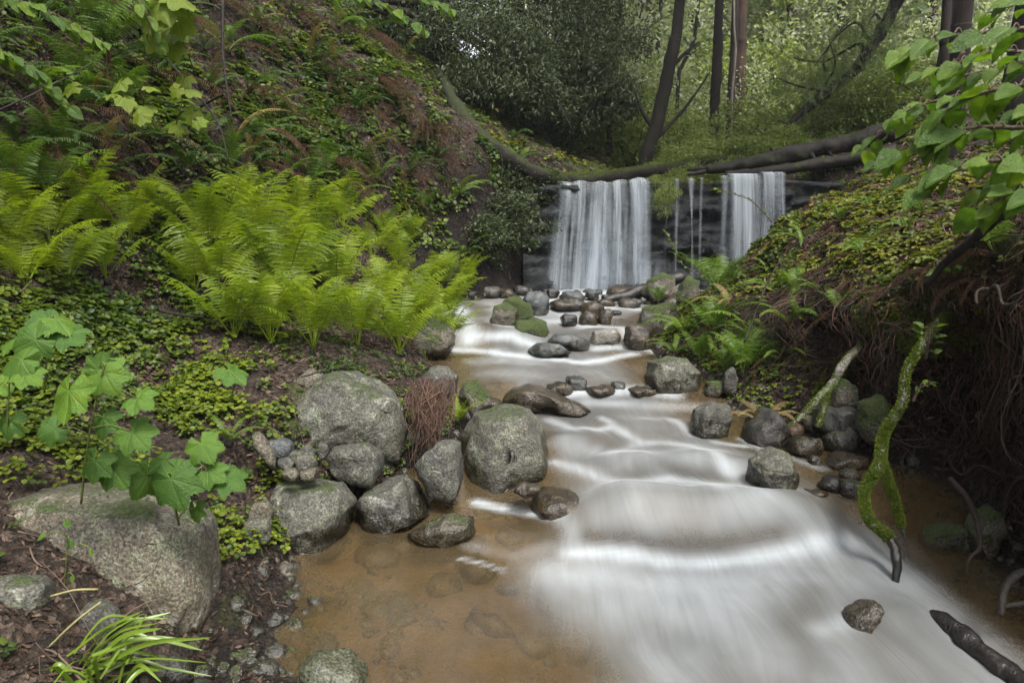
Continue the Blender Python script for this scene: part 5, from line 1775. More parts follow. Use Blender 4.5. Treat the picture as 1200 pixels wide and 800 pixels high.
THIMBLE = leaf_mat('thimbleberry_leaf', [(.035, .085, .014), (.055, .115, .016), (.075, .145, .016), (.11, .175, .014)], .40, .5, .3, by='object', nscale=2.5, vein='palm')
MAPLE = leaf_mat('maple_leaf', [(.09, .14, .010), (.13, .18, .012), (.17, .21, .016)], .5, .42, .4, by='object', nscale=2, vein='palm')
HAZEL = leaf_mat('alder_leaf', [(.030, .068, .008), (.048, .095, .009), (.075, .13, .010), (.115, .17, .012)], .45, .4, .3, by='object', nscale=4, vein='ovate')
STALK = bark_mat('green_stalk', (.04, .05, .012), (.08, .10, .02), rough=.5)
STALKB = bark_mat('brown_stalk', (.03, .02, .014), (.07, .05, .035), rough=.6)


def tmesh(name, t, mat):
    mb = MB()
    mb.add(*t)
    return mb.mesh(name, mat)


def warped(t, seed):
    v, f = t
    r = np.random.default_rng(seed)
    v = v.copy()
    v[:, 2] += fbm(v * 2.2 + seed, 2, seed) * .07 + r.uniform(-.35, .15) * v[:, 0] ** 2 + r.uniform(-.3, .15) * v[:, 1] ** 2
    return v, f


PAL = [tmesh('leaf', warped(palmate(), i), THIMBLE) for i in range(4)]
PALM = [tmesh('leaf', warped(palmate(), 10 + i), MAPLE) for i in range(3)]
OVA = [tmesh('leaf', warped(ovate(), 20 + i), HAZEL) for i in range(5)]


def leaf_object(meshes, parent, base, direction, normal, size, petiole_from=None, stalk=None, name='leaf'):
    y = np.asarray(direction, float)
    y /= np.linalg.norm(y)
    z = np.asarray(normal, float)
    z = z - y * np.dot(z, y)
    z /= np.linalg.norm(z)
    x = np.cross(y, z)
    M = Matrix(((x[0], y[0], z[0]), (x[1], y[1], z[1]), (x[2], y[2], z[2])))
    off = np.array(parent.location)
    lo_ = link(name, meshes[rng.integers(len(meshes))], parent, Vector(np.asarray(base) - off), M.to_euler(), size)
    if petiole_from is not None:
        a = np.asarray(petiole_from)
        mid = (a + base) / 2 + np.array([0, 0, .015])
        mb = MB()
        tube(mb, smooth_path([a, mid, base], 8) - off, np.linspace(.0022, .0014, 8), 5, 0)
        mb.build('stalk', stalk or STALK, parent)
    return lo_


def leafy_plant(name, cat, label, root_px, root_dep, nodes, leaves, meshes, stalk, group=None, stemr=.004):
    """nodes: stem polyline (px,py,dep); leaves: (px,py,size_px,dirx,diry) of the leaf middle, at the depth of the nearest node."""
    ns = [P(*q) for q in nodes]
    o = empty(name, ns[0], label, cat, group)
    mb = MB()
    sp = smooth_path(ns, 26)
    tube(mb, sp - np.array(o.location), np.linspace(stemr, stemr * .5, 26), 6, .2)
    mb.build('stem', stalk, o)
    for (px, py, sz, dx, dy) in leaves:
        pn = [600 + F * np.dot(q - CAM, RIGHT) / depth_of(q) for q in sp]
        qn = [400 - F * np.dot(q - CAM, UP) / depth_of(q) for q in sp]
        j = int(np.argmin((np.array(pn) - px) ** 2 + (np.array(qn) - py) ** 2))
        dep = depth_of(sp[j]) - .02 + rng.normal() * .04
        s = sz / 1.66 * dep / F
        dirv = RIGHT * dx - UP * dy * .9 - FWD * .25 + rng.normal(size=3) * .1
        dirv /= np.linalg.norm(dirv)
        c = P(px, py, dep)
        base = c - dirv * s * .35
        nrm = UP * .55 - FWD * .62 + rng.normal(size=3) * .22 + RIGHT * rng.normal() * .2
        leaf_object(meshes, o, base, dirv, nrm, s, sp[j], stalk)
    return o


leafy_plant('thimbleberry', 'plant', 'lobed leaf plant with the largest palm shaped leaf at far left above the tan block', 0, 0,
            [(95, 590, 2.15), (100, 540, 2.1), (108, 490, 2.05), (118, 445, 2.02), (125, 425, 2.0)],
            [(78, 472, 66, -.15, 1), (126, 445, 52, .4, .9), (160, 512, 50, .8, .8), (118, 498, 44, -.1, 1), (165, 468, 44, 1, .3), (118, 425, 36, .2, -.8), (135, 555, 52, .5, .8), (108, 548, 46, -.2, 1), (55, 505, 40, -1, .4)], PAL, STALK)
leafy_plant('thimbleberry', 'plant', 'lobed leaf plant with leaves drooping over the right top of the tan block', 0, 0,
            [(210, 615, 2.3), (205, 585, 2.22), (215, 550, 2.2), (235, 530, 2.2)],
            [(168, 568, 52, -.4, 1), (203, 574, 66, .2, 1), (240, 527, 44, .6, .6), (272, 562, 46, 1, .5), (228, 602, 30, .1, 1), (185, 545, 40, -.6, .3), (250, 555, 40, .7, .2)], PAL, STALK)
leafy_plant('thimbleberry', 'plant', 'upright lobed leaf plant standing in the sorrel at the left with a pale straight stalk', 0, 0,
            [(52, 460, 2.55), (55, 420, 2.5), (60, 385, 2.5), (62, 370, 2.5)],
            [(72, 378, 46, .6, .4), (50, 372, 40, -.5, -.6), (85, 395, 46, 1, .5), (30, 402, 52, -1, .4), (12, 398, 44, -1, .3)], PAL, STALK)
leafy_plant('thimbleberry', 'plant', 'lobed leaves half out of the picture at the left edge', 0, 0,
            [(8, 520, 2.3), (10, 470, 2.25), (12, 430, 2.2)],
            [(15, 425, 52, -.8, .3), (35, 440, 40, 1, .4), (-10, 455, 46, -1, .5), (8, 500, 40, -.3, 1)], PAL, STALK)
leafy_plant('thimbleberry', 'plant', 'single broad lobed leaf in the litter behind the pebble pile', 0, 0,
            [(270, 470, 3.0), (275, 450, 2.98), (278, 436, 2.97)], [(276, 440, 42, .7, .6)], PAL, STALK)
leafy_plant('thimbleberry', 'plant', 'lobed leaf low on the bank left of the pale lichened stone', 0, 0,
            [(240, 560, 2.8), (242, 545, 2.78), (245, 528, 2.77)], [(243, 530, 40, .3, 1), (215, 545, 28, -.8, .4)], PAL, STALK)
# little round leaves in front of the tan block
leafy_plant('bank_seedling', 'plant', 'seedling with round glossy leaves in front of the tan block', 0, 0,
            [(75, 690, 2.15), (78, 650, 2.12), (80, 615, 2.1)], [(78, 612, 20, .4, .6), (50, 628, 20, -.8, .5), (82, 635, 18, .3, 1), (107, 645, 16, .2, 1), (85, 677, 14, 0, 1)], [tmesh('leaf', warped(ovate(8), 40), THIMBLE)], STALK, stemr=.0025)
# maple sprays on the shaded slope
for lab, nodes, lv in [
    ('bright yellow green lobed leaf sapling at the top left', [(230, 90, 4.4), (215, 50, 4.2), (195, 10, 4.0), (185, -40, 3.9)],
     [(195, 12, 46, .2, 1), (215, 5, 44, .8, .6), (175, 25, 40, -.8, .5), (200, 40, 42, .3, 1), (180, 50, 36, -.6, .8), (168, 15, 36, -1, .2), (215, 30, 38, .8, .7), (190, -20, 44, 0, 1), (160, -5, 40, -1, .4), (205, 62, 30, .3, 1)]),
    ('pair of bright lobed leaves over the dark slope', [(205, 150, 4.3), (212, 125, 4.2), (216, 100, 4.2)], [(212, 97, 28, -.2, .8), (228, 108, 26, 1, .5), (205, 108, 20, -.8, .7)]),
    ('small bright lobed leaves near the slim black stem', [(215, 175, 4.3), (222, 155, 4.25), (228, 138, 4.2)], [(224, 138, 24, -.4, .8), (236, 145, 20, 1, .5), (205, 150, 24, -.8, .6)]),
    ('bright lobed leaf cluster in the middle of the shaded slope', [(150, 170, 4.0), (150, 140, 3.9), (142, 105, 3.9)], [(138, 102, 30, -.2, .8), (148, 120, 30, .6, .8), (172, 128, 26, .8, .6), (165, 140, 24, .1, 1), (180, 105, 22, .8, .4), (128, 112, 20, -1, .5), (80, 105, 28, -.8, .3)])]:
    leafy_plant('maple_sapling', 'sapling', lab, 0, 0, nodes, lv, PALM, STALKB)


def alder(label, nodes, n, sz, seed, drop=.25):
    ns = [P(*q) for q in nodes]
    o = empty('alder_branch', ns[0], label, 'branch')
    sp = smooth_path(ns, 40)
    mb = MB()
    tube(mb, sp - np.array(o.location), np.linspace(.007, .002, 40), 6, .2)
    mb.build('stem', STALKB, o)
    b0 = sp[0]
    if nodes[0][0] > 1200 or nodes[0][0] < 0 or nodes[0][1] < 0:      # the older wood that carries the twig, rooted in the bank
        sx = 1 if nodes[0][0] > 1200 else -1
        best = None
        for k in (.6, .9, 1.3, 1.8):
            for dy in (-.2, .5, 1.2):
                g_ = np.array([b0[0] + sx * k, b0[1] + dy, 0])
                g_[2] = ground_z(g_[0], g_[1]) - .08
                d_ = np.linalg.norm(g_ - b0) + (9 if g_[2] > b0[2] + .8 else 0)
                if best is None or d_ < best[0]:
                    best = (d_, g_)
        g_ = best[1]
        mid = b0 * .45 + g_ * .55 + np.array([0, 0, .18])
        mb = MB()
        tube(mb, smooth_path([g_, mid, b0, sp[2]], 26) - np.array(o.location), np.linspace(.010, .005, 26), 7, .25)
        mb.build('branch', STALKB, o)
    r = np.random.default_rng(seed)
    for i in range(n):
        j = int(2 + (i + .5) / n * 37)
        t = sp[min(j + 1, 39)] - sp[j - 1]
        t /= np.linalg.norm(t)
        sd = np.cross(t, [0, 0, 1.0])
        sd /= np.linalg.norm(sd) + 1e-9
        d = t * .7 + sd * (1 if i % 2 else -1) * r.uniform(.5, 1.0) + np.array([0, 0, -drop * r.uniform(.2, 1.6)]) - FWD * .15
        base = sp[j] + d / np.linalg.norm(d) * .03
        nrm = np.array([0, 0, 1.0]) - FWD * r.uniform(.15, .8) + r.normal(size=3) * .35
        leaf_object(OVA, o, base, d, nrm, sz * r.uniform(.5, 1.1), sp[j], STALKB)
    return o


alder('leafy alder twig at the top right with sunlit leaves against the forest', [(1260, 20, 1.55), (1190, 35, 1.6), (1130, 40, 1.66), (1085, 50, 1.7), (1065, 60, 1.72)], 13, .085, 1)
alder('leafy alder twig drooping in the middle of the right edge', [(1270, 90, 1.5), (1200, 100, 1.55), (1150, 110, 1.62), (1110, 130, 1.68), (1095, 155, 1.7)], 13, .09, 2)
alder('alder twig with large leaves reaching left above the sorrel', [(1270, 150, 1.5), (1200, 150, 1.56), (1140, 150, 1.64), (1080, 165, 1.72), (1030, 190, 1.8)], 15, .085, 3)
alder('lowest alder twig with shiny folded leaves above the root wall', [(1280, 190, 1.45), (1210, 190, 1.5), (1150, 190, 1.58), (1105, 205, 1.64), (1075, 225, 1.68)], 12, .085, 4)
alder('alder twig with leaves hanging at the right edge over the branch', [(1290, 240, 1.4), (1230, 225, 1.45), (1190, 225, 1.5), (1150, 245, 1.54)], 8, .085, 5)
alder('thin alder twig with few leaves over the far end of the sorrel', [(1130, 60, 2.4), (1090, 110, 2.5), (1040, 150, 2.6), (1010, 175, 2.7)], 12, .085, 6)
alder('shaded alder twig in front of the dark trunks at the top right', [(1290, 60, 1.9), (1220, 70, 1.95), (1170, 80, 2.0), (1120, 90, 2.05)], 11, .085, 7)
for j, nd in enumerate([
    [(1270, 55, 1.7), (1215, 62, 1.75), (1165, 60, 1.8), (1120, 75, 1.85), (1090, 85, 1.9)],
    [(1280, 120, 1.6), (1225, 128, 1.65), (1180, 135, 1.7), (1135, 150, 1.78), (1105, 175, 1.82)],
    [(1280, 170, 1.75), (1230, 175, 1.8), (1180, 180, 1.86), (1120, 190, 1.95), (1065, 205, 2.05)],
    [(1290, 215, 1.6), (1240, 205, 1.65), (1195, 205, 1.7), (1165, 220, 1.76)],
    [(1290, 10, 1.8), (1240, 15, 1.85), (1200, 5, 1.9), (1160, 15, 1.95)],
    [(1250, 100, 2.2), (1190, 105, 2.25), (1130, 110, 2.3), (1075, 125, 2.4), (1045, 140, 2.45)]]):
    o = alder('alder twig filling in among the other alder twigs at the upper right', nd, 13, .075, 30 + j)
    o['group'] = 'alder twigs filling in at the upper right'
for lab, nd, n, s in [
    ('green leafy branch drooping into the top of the picture left of the dark evergreen', [(340, -60, 6.2), (400, -20, 6.1), (450, 5, 6.0), (500, 35, 6.0)], 26, .15),
    ('second green leafy branch at the top edge nearest the dark evergreen', [(400, -60, 6.4), (450, -25, 6.3), (490, -5, 6.2), (530, 10, 6.2)], 22, .15),
    ('dark leafy branch hanging into the top left corner', [(-40, -30, 2.9), (20, 0, 3.0), (70, 20, 3.1), (120, 50, 3.2)], 24, .085),
    ('dark leafy branch hanging at the left edge below the corner', [(-60, 40, 2.8), (0, 60, 2.9), (45, 85, 3.0), (80, 125, 3.1)], 20, .085),
    ('short leafy branch at the top edge above the slim black stem', [(120, -60, 3.2), (140, -20, 3.3), (165, 5, 3.3), (180, 45, 3.4)], 18, .08)]:
    o = alder(lab, nd, n, s, len(lab) + 100, .5)
    o.name = 'leafy_branch'
for lab, nd, n, s in [
    ('fresh green sprig growing out of the root wall near the mossy root', [(1085, 420, 2.95), (1088, 400, 2.9), (1090, 385, 2.88)], 9, .045),
    ('small green sprig on the mossy root below the fresh one', [(1070, 470, 2.95), (1078, 455, 2.93), (1090, 450, 2.9)], 6, .04),
    ('thin sprig with pale leaves in front of the white chute', [(905, 260, 6.0), (880, 235, 6.0), (850, 225, 6.0), (840, 222, 6.0)], 9, .085),
    ('yellow green sprig standing before the black middle of the ledge', [(835, 330, 7.3), (800, 310, 7.3), (790, 290, 7.3), (780, 272, 7.3)], 11, .07)]:
    o = alder(lab, nd, n, s, len(lab), .0)
    o.name = 'leafy_sprig'
    o['category'] = 'sprig'


# sedge blades at the lower left
def sedge():
    b = leaf_mat('sedge_blade', [(.05, .10, .012), (.08, .14, .014), (.12, .18, .018), (.15, .17, .03)], .35, .35, .5, by='island')
    base = P(110, 790, 1.95)
    o = empty('sedge_tuft', base, 'tuft of bright green sedge blades bent to the right at the lower left', 'grass tuft')
    for i in range(34):
        r = rng
        s = P(r.uniform(75, 150), r.uniform(762, 815), 1.97 + r.normal() * .04)
        if i < 24:
            e = P(r.uniform(150, 248), r.uniform(715, 800), 2.02 + r.normal() * .05)
        else:
            e = P(r.uniform(40, 150), r.uniform(770, 850), 1.85 + r.normal() * .05)
        mid = (s + e) / 2 + np.array([0, 0, r.uniform(.02, .06)])
        p = smooth_path([s, mid, e], 14)
        t = np.gradient(p, axis=0)
        sd = np.cross(t, np.array([0, -.6, 1]) + r.normal(size=3) * .35)
        sd /= np.linalg.norm(sd, axis=1)[:, None]
        w = r.uniform(.004, .0075) * np.sqrt(np.clip(np.sin(np.linspace(.5, math.pi - .02, 14)), 0, 1))
        up = np.cross(sd, t)
        up /= np.linalg.norm(up, axis=1)[:, None]
        V = np.stack([p - sd * w[:, None] + up * (w * .4)[:, None], p, p + sd * w[:, None] + up * (w * .4)[:, None]], 1).reshape(-1, 3) - np.array(o.location)
        mb = MB()
        mb.add(V, grid_faces(14, 3))
        mb.build('blade', b, o)
    for a, c, lab in [((0, 768), (60, 762), None), ((55, 760), (118, 705), None), ((60, 698), (115, 690), None)]:
        p = smooth_path([P(a[0], a[1], 1.98), P((a[0] + c[0]) / 2, (a[1] + c[1]) / 2 - 3, 1.98), P(c[0], c[1], 2.0)], 10)
        t = tag(empty('dry_stalk', p[0], 'dry yellow stalk lying by the sedge tuft at lower left', 'stalk', 'dry stalks by the sedge'))
        mb = MB()
        tube(mb, p - p[0], .0035, 5, .1)
        mb.build('stem', bark_mat('straw', (.14, .13, .05), (.22, .2, .09)), t)


sedge()
# ------------------------------------------------------------------ trees and shrubs
LEAF4 = (np.array([[0, -.5, 0], [.30, -.05, .10], [0, .5, -.03], [-.30, -.05, .10]]), [np.array([[0, 1, 2], [0, 2, 3]])])


def crown_mesh_of(name, n, rad, leaf, seed, mat, clumps=40, spread=.22, elong=1.0, droop=.35, hollow=.35, shape=None):
    """n leaves in clumps spread through an ellipsoid: uneven outline, gaps between the clumps."""
    r = np.random.default_rng(seed)
    c = r.normal(size=(clumps, 3))
    c /= np.linalg.norm(c, axis=1)[:, None]
    c *= (hollow + (1 - hollow) * r.random(clumps) ** .6)[:, None]
    c *= (1 + .22 * r.normal(size=clumps))[:, None]
    if shape is not None:
        c = shape(c, r)
    k = r.integers(0, clumps, n)
    sz = r.uniform(.5, 1.4, clumps)
    p = (c[k] + r.normal(size=(n, 3)) * spread * sz[k][:, None] * np.array([1, 1, .6])) * np.asarray(rad)
    up = r.normal(size=(n, 3)) * .7 + np.array([0, 0, .9])
    B = rot_basis(up, r.uniform(0, 6.28, n))
    s = leaf * r.uniform(.6, 1.3, n)
    mb = MB()
    scatter(mb, *LEAF4, p, B, np.stack([s / elong, s * elong, s], 1))
    return mb.mesh(name, mat)


LF_HAZED = leaf_mat('hazed_forest_leaf', [(.18, .21, .13), (.24, .27, .17), (.30, .33, .23), (.38, .40, .31)], .5, .5, .35)  # distance haze is mixed into this leaf colour as paleness
LF_MID = leaf_mat('forest_leaf', [(.05, .078, .024), (.075, .108, .034), (.105, .14, .046), (.145, .175, .065)], .4, .5, .35)
LF_BRIGHT = leaf_mat('bright_shrub_leaf', [(.085, .125, .03), (.13, .17, .045), (.18, .22, .062), (.23, .26, .095)], .5, .5, .35)
LF_DARK = leaf_mat('evergreen_leaf', [(.020, .031, .013), (.034, .048, .020), (.055, .072, .034), (.09, .11, .06)], .35, .5, .22)
LF_CON = leaf_mat('conifer_needle', [(.045, .075, .022), (.07, .105, .03), (.10, .135, .04)], .3, .5, .3)
BK_RED = bark_mat('redwood_bark', (.013, .008, .006), (.042, .024, .018), moss=.05, scale=4, stretch=.12)
BK_DARK = bark_mat('dark_trunk_bark', (.005, .004, .003), (.017, .012, .010), moss=.15, scale=5, stretch=.15)
BK_MOSSY = bark_mat('mossy_trunk_bark', (.005, .004, .003), (.014, .011, .008), moss=.3, scale=5, stretch=.2, mosscol=(.015, .019, .006))
BK_GREY = bark_mat('grey_trunk_bark', (.06, .05, .042), (.15, .13, .11), moss=.1, scale=5, stretch=.15)

C_HAZED = [crown_mesh_of('crown', 3600, (1, 1, 1), .07, 1 + i, LF_HAZED, 46) for i in range(3)]
C_MID = [crown_mesh_of('crown', 5200, (1, 1, 1), .07, 5 + i, LF_MID, 46) for i in range(3)]
C_DARK = [crown_mesh_of('crown', 4200, (1, 1, 1), .13, 15 + i, LF_DARK, 46, elong=1.3) for i in range(2)]
C_BRIGHT = [crown_mesh_of('crown', 3600, (1, 1, .8), .085, 9 + i, LF_BRIGHT, 34, .2) for i in range(3)]


def conifer_spray(name, n_br, length, height, seed, mat, base=.15):
    """Whorls of drooping boughs, each set with flat twigs of needles; unit: metres."""
    r = np.random.default_rng(seed)
    mb = MB()
    P_, B_, S_ = [], [], []
    for i in range(n_br):
        q = base + (1 - base) * (i + r.random()) / n_br
        L = length * (1 - q) ** .7 * r.uniform(.7, 1.15) + .25
        a = r.uniform(0, 6.28)
        z0 = q * height
        m = int(26 + 30 * L)
        t = r.random(m) ** .7
        out = np.array([math.cos(a), math.sin(a), 0])
        sd = np.array([-math.sin(a), math.cos(a), 0])
        w = (r.random(m) - .5) * .75 * L * (1 - t * .75) * .6
        p = out * (t * L)[:, None] + sd * w[:, None]
        p[:, 2] = z0 - .34 * L * t ** 1.7 - np.abs(w) * .3 + r.normal(size=m) * .03
        P_.append(p)
        d = out * .6 + sd * np.sign(w)[:, None] * .7 + np.array([0, 0, -.45]) + r.normal(size=(m, 3)) * .2
        nrm = np.array([0, 0, 1.]) + r.normal(size=(m, 3)) * .45
        y = d / np.linalg.norm(d, axis=1)[:, None]
        x = np.cross(y, nrm)
        x /= np.linalg.norm(x, axis=1)[:, None]
        B_.append(np.stack([x, y, np.cross(x, y)], -1))
        S_.append(r.uniform(.12, .26, m))
    p, B, s = np.concatenate(P_), np.concatenate(B_), np.concatenate(S_)
    # one twig: a comb of thin needles sets
    V, T = [], []
    for j in range(6):
        y0 = -.5 + j / 6
        l = .30 * (1 - abs(j - 2.0) / 6)
        for sg in (-1, 1):
            o = len(V)
            V += [[0, y0, 0], [0, y0 + .10, 0], [sg * l, y0 + .22, -.05]]
            T.append([o, o + 1, o + 2] if sg > 0 else [o + 1, o, o + 2])
    scatter(mb, np.array(V), [np.array(T)], p, B, s)
    return mb.mesh(name, mat)


CONIFER = [conifer_spray('crown', 95, 2.3, 14, 3 + i, LF_CON) for i in range(2)]


def trunk_mesh(pts, rad, mat, k=10, n=40, rough=.2, seed=0):
    mb = MB()
    pts = smooth_path(pts, n)
    r = np.interp(np.linspace(0, 1, n), np.linspace(0, 1, len(rad)), rad)
    tube(mb, pts, r, k, rough, seed)
    return mb.mesh('trunk', mat)


def shrub(pos, rx, rz, meshes, label, group=None, stem=True, cat='shrub', name='shrub'):
    o = empty(name, pos, label, cat, group)
    c = link('crown', meshes[rng.integers(len(meshes))], o, (0, 0, rz * .8), (0, 0, rng.uniform(0, 6.28)), (rx, rx, rz))
    if stem:
        mb = MB()
        for i in range(4):
            a = rng.uniform(0, 6.28)
            tube(mb, smooth_path([[0, 0, -.15], [math.cos(a) * rx * .2, math.sin(a) * rx * .2, rz * .5], [math.cos(a) * rx * .5, math.sin(a) * rx * .5, rz * 1.2]], 8), np.linspace(.022, .006, 8) * max(rx, .6), 5, .2, i)
        mb.build('stem', BK_DARK, o)
    return o


def ground_pt(px, y):
    """Point on the ground in the column of pixel px at distance y."""
    x = (px - 600) / F * y
    return np.array([x, y, ground_z(x, y)])


# the dark evergreen that fills the top middle
def dark_evergreen():
    base = np.array([-2.6, 12.6, ground_z(-2.6, 12.6)])
    o = empty('evergreen_tree', base, 'big dark evergreen with small grey green leaves leaning over the log at top middle', 'tree')
    r = np.random.default_rng(4)
    mb = MB()
    cl, cs = [], []
    blobs = [(540, 40, 11.2, 1.0), (600, 70, 11.0, 1.0), (650, 60, 11.2, 1.0), (690, 95, 11.4, .8), (715, 125, 11.3, .55), (600, 20, 11.6, 1.1), (660, 10, 12, 1.1), (540, 100, 11.0, .6), (630, 115, 11.0, .6), (580, 105, 10.8, .6),
             (690, 45, 12, .8), (520, 0, 11.5, 1.0), (620, -50, 12, 1.3), (540, -70, 12, 1.4), (680, -50, 12.4, 1.0), (480, -50, 12, 1.2), (560, 130, 11.0, .4), (670, 130, 11.2, .5)]
    for px, py, dep, rr in blobs:
        c = P(px, py, dep)
        limb = smooth_path([base + np.array([0, 0, .3]), (base + c) / 2 + np.array([0, 0, .5]), c], 14)
        tube(mb, limb - base, np.linspace(.07, .01, 14), 7, .2, int(px))
        for j in range(9):
            q = r.normal(size=3)
            cl.append(c + q / np.linalg.norm(q) * rr * r.uniform(.3, 1.0) * np.array([1, 1, .75]))
            cs.append(.24 * rr)
    mb.build('trunk', BK_DARK, o)
    cl, cs = np.array(cl), np.array(cs)
    n = 85000
    k = r.integers(0, len(cl), n)
    p = cl[k] + r.normal(size=(n, 3)) * cs[k][:, None] * np.array([1, 1, .75])
    d = r.normal(size=(n, 3)) + np.array([0, 0, -.7])
    y = d / np.linalg.norm(d, axis=1)[:, None]
    nr = r.normal(size=(n, 3)) * .6 + np.array([0, -.35, .8])
    x = np.cross(y, nr)
    x /= np.linalg.norm(x, axis=1)[:, None]
    B = np.stack([x, y, np.cross(x, y)], -1)
    s = r.uniform(.05, .095, n)
    mb = MB()
    scatter(mb, *LEAF4, p - base, B, np.stack([s * .65, s * 1.15, s], 1))
    mb.build('crown', LF_DARK, o)


dark_evergreen()


def forest_tree(label, y, base_px, path, rad_px, mat, group=None, top=9.0, crown=None, stubs=(), name='forest_tree', seed=0):
    """Trunk through photo pixels at distance y, carried on above the frame to its crown."""
    dep = y / math.cos(PITCH)
    pts = []
    g = ground_pt(base_px[0], y)
    for px, py in path:
        q = P(px, py, dep)
        q = CAM + ray(px, py) * (y / ray(px, py)[1])
        pts.append(q)
    pts = [np.array([pts[0][0], y, min(g[2], pts[0][2]) - .2])] + pts
    d = pts[-1] - pts[-2]
    d /= np.linalg.norm(d)
    d = d * .6 + np.array([0, 0, .5])
    pts.append(pts[-1] + d * top * .5)
    pts.append(pts[-1] + np.array([0, 0, top * .5]))
    r = rad_px * .82 * y / F
    o = empty(name, pts[0], label, 'tree', group)
    me = trunk_mesh(np.array(pts) - pts[0], [r * 1.12, r * 1.0, r * .95, r * .88, r * .6, r * .25], mat, 12, 60, .13, seed)
    link('trunk', me, o)
    if crown:
        for i in range(crown):
            q = pts[-1] - np.array([0, 0, top * .5 * i / max(crown, 1)])
            m = C_MID[rng.integers(3)]
            link('crown', m, o, Vector(q - pts[0] + rng.normal(size=3) * .6), (0, 0, rng.uniform(0, 6)), (1.5, 1.5, 1.1))
    for st in stubs:
        sp = np.array([CAM + ray(px, py) * (y / ray(px, py)[1]) for px, py in st])
        mb = MB()
        tube(mb, smooth_path(sp, 16) - pts[0], np.linspace(r * .4, r * .1, 16), 6, .2, seed)
        mb.build('branch', mat, o)
    return o


forest_tree('mossy leaning trunk rising from the log at the left of the forest gap', 11.6, (757, 188), [(757, 188), (768, 150), (780, 100), (790, 50), (797, 0)], 9.5, BK_MOSSY, stubs=[[(785, 82), (800, 65), (815, 52)], [(766, 165), (800, 130), (832, 85)], [(765, 150), (752, 130), (745, 110)]], crown=2, seed=1)
forest_tree('straight dark brown trunk left of the reddish pair behind the log', 13.5, (836, 172), [(836, 172), (838, 120), (841, 60), (843, 0)], 7.2, BK_DARK, crown=2, seed=2)
forest_tree('dark trunk at the left of the close reddish pair', 15.5, (855, 155), [(855, 158), (857, 110), (860, 60), (862, 0)], 5.6, BK_DARK, crown=2, seed=3)
forest_tree('thickest reddish brown trunk of the close pair in the forest gap', 16.2, (866, 150), [(863, 155), (866, 110), (868, 60), (870, 0)], 8.5, BK_RED, crown=2, seed=4)
forest_tree('pale thin sapling stem touching the reddish pair', 14.8, (858, 160), [(857, 160), (858, 110), (862, 60), (860, 0)], 1.6, BK_GREY, seed=5)
forest_tree('brown trunk standing just right of the dark evergreen', 19, (760, 112), [(759, 118), (760, 80), (760, 40), (762, 0)], 6.5, BK_RED, crown=2, seed=6)
forest_tree('thin brown trunk at the very edge of the dark evergreen', 19.5, (746, 95), [(745, 100), (747, 60), (749, 30), (751, 0)], 4.0, BK_RED, seed=7)
forest_tree('black leaning trunk top showing over the dark evergreen', 13, (718, 90), [(716, 90), (720, 40), (724, 15), (729, -10)], 3.6, BK_DARK, seed=8)
forest_tree('curved thin dark stem between the leaning trunk and the dark trunk', 15, (795, 90), [(795, 95), (799, 78), (812, 50), (817, 20), (819, 0)], 2.6, BK_DARK, seed=9, stubs=[[(802, 68), (815, 60), (826, 52)]])
forest_tree('slim olive stem right of the brown trunk', 21, (772, 100), [(769, 100), (770, 70), (772, 30), (775, 0)], 3.0, BK_MOSSY, seed=10)
forest_tree('slender pale trunk in the middle of the forest gap', 22, (937, 130), [(937, 135), (936, 90), (935, 40), (934, 0)], 3.2, BK_GREY, seed=11)
for i, (px, y, r_) in enumerate([(1000, 30, 3), (1040, 28, 3), (905, 32, 2.6), (880, 34, 3), (965, 36, 2.5), (985, 40, 2.4), (1055, 34, 3.2), (920, 40, 2), (820, 30, 2.6), (780, 34, 2.5), (705, 26, 3), (1075, 25, 4), (895, 45, 2.4), (950, 48, 2.2), (1020, 46, 2.4), (735, 30, 2.6)]):
    forest_tree('distant grey brown trunk among others deep in the forest gap', y, (px, 130), [(px, 135), (px + rng.uniform(-3, 3), 70), (px + rng.uniform(-5, 5), 0)], r_, BK_GREY if i % 2 else BK_RED, 'distant trunks in the forest gap', seed=20 + i)
forest_tree('dark trunk at the top right behind the alder leaves', 7.5, (1128, 60), [(1125, 70), (1127, 30), (1130, 0)], 13, BK_DARK, crown=2, seed=41)
forest_tree('dark trunk cut by the top right corner', 6.6, (1200, 20), [(1215, 30), (1217, 10), (1219, 0)], 30, BK_DARK, crown=2, seed=42)
forest_tree('dark trunk left of the nearer one at the upper right', 9.5, (1108, 90), [(1106, 92), (1108, 50), (1110, 0)], 7, BK_DARK, crown=1, seed=43)


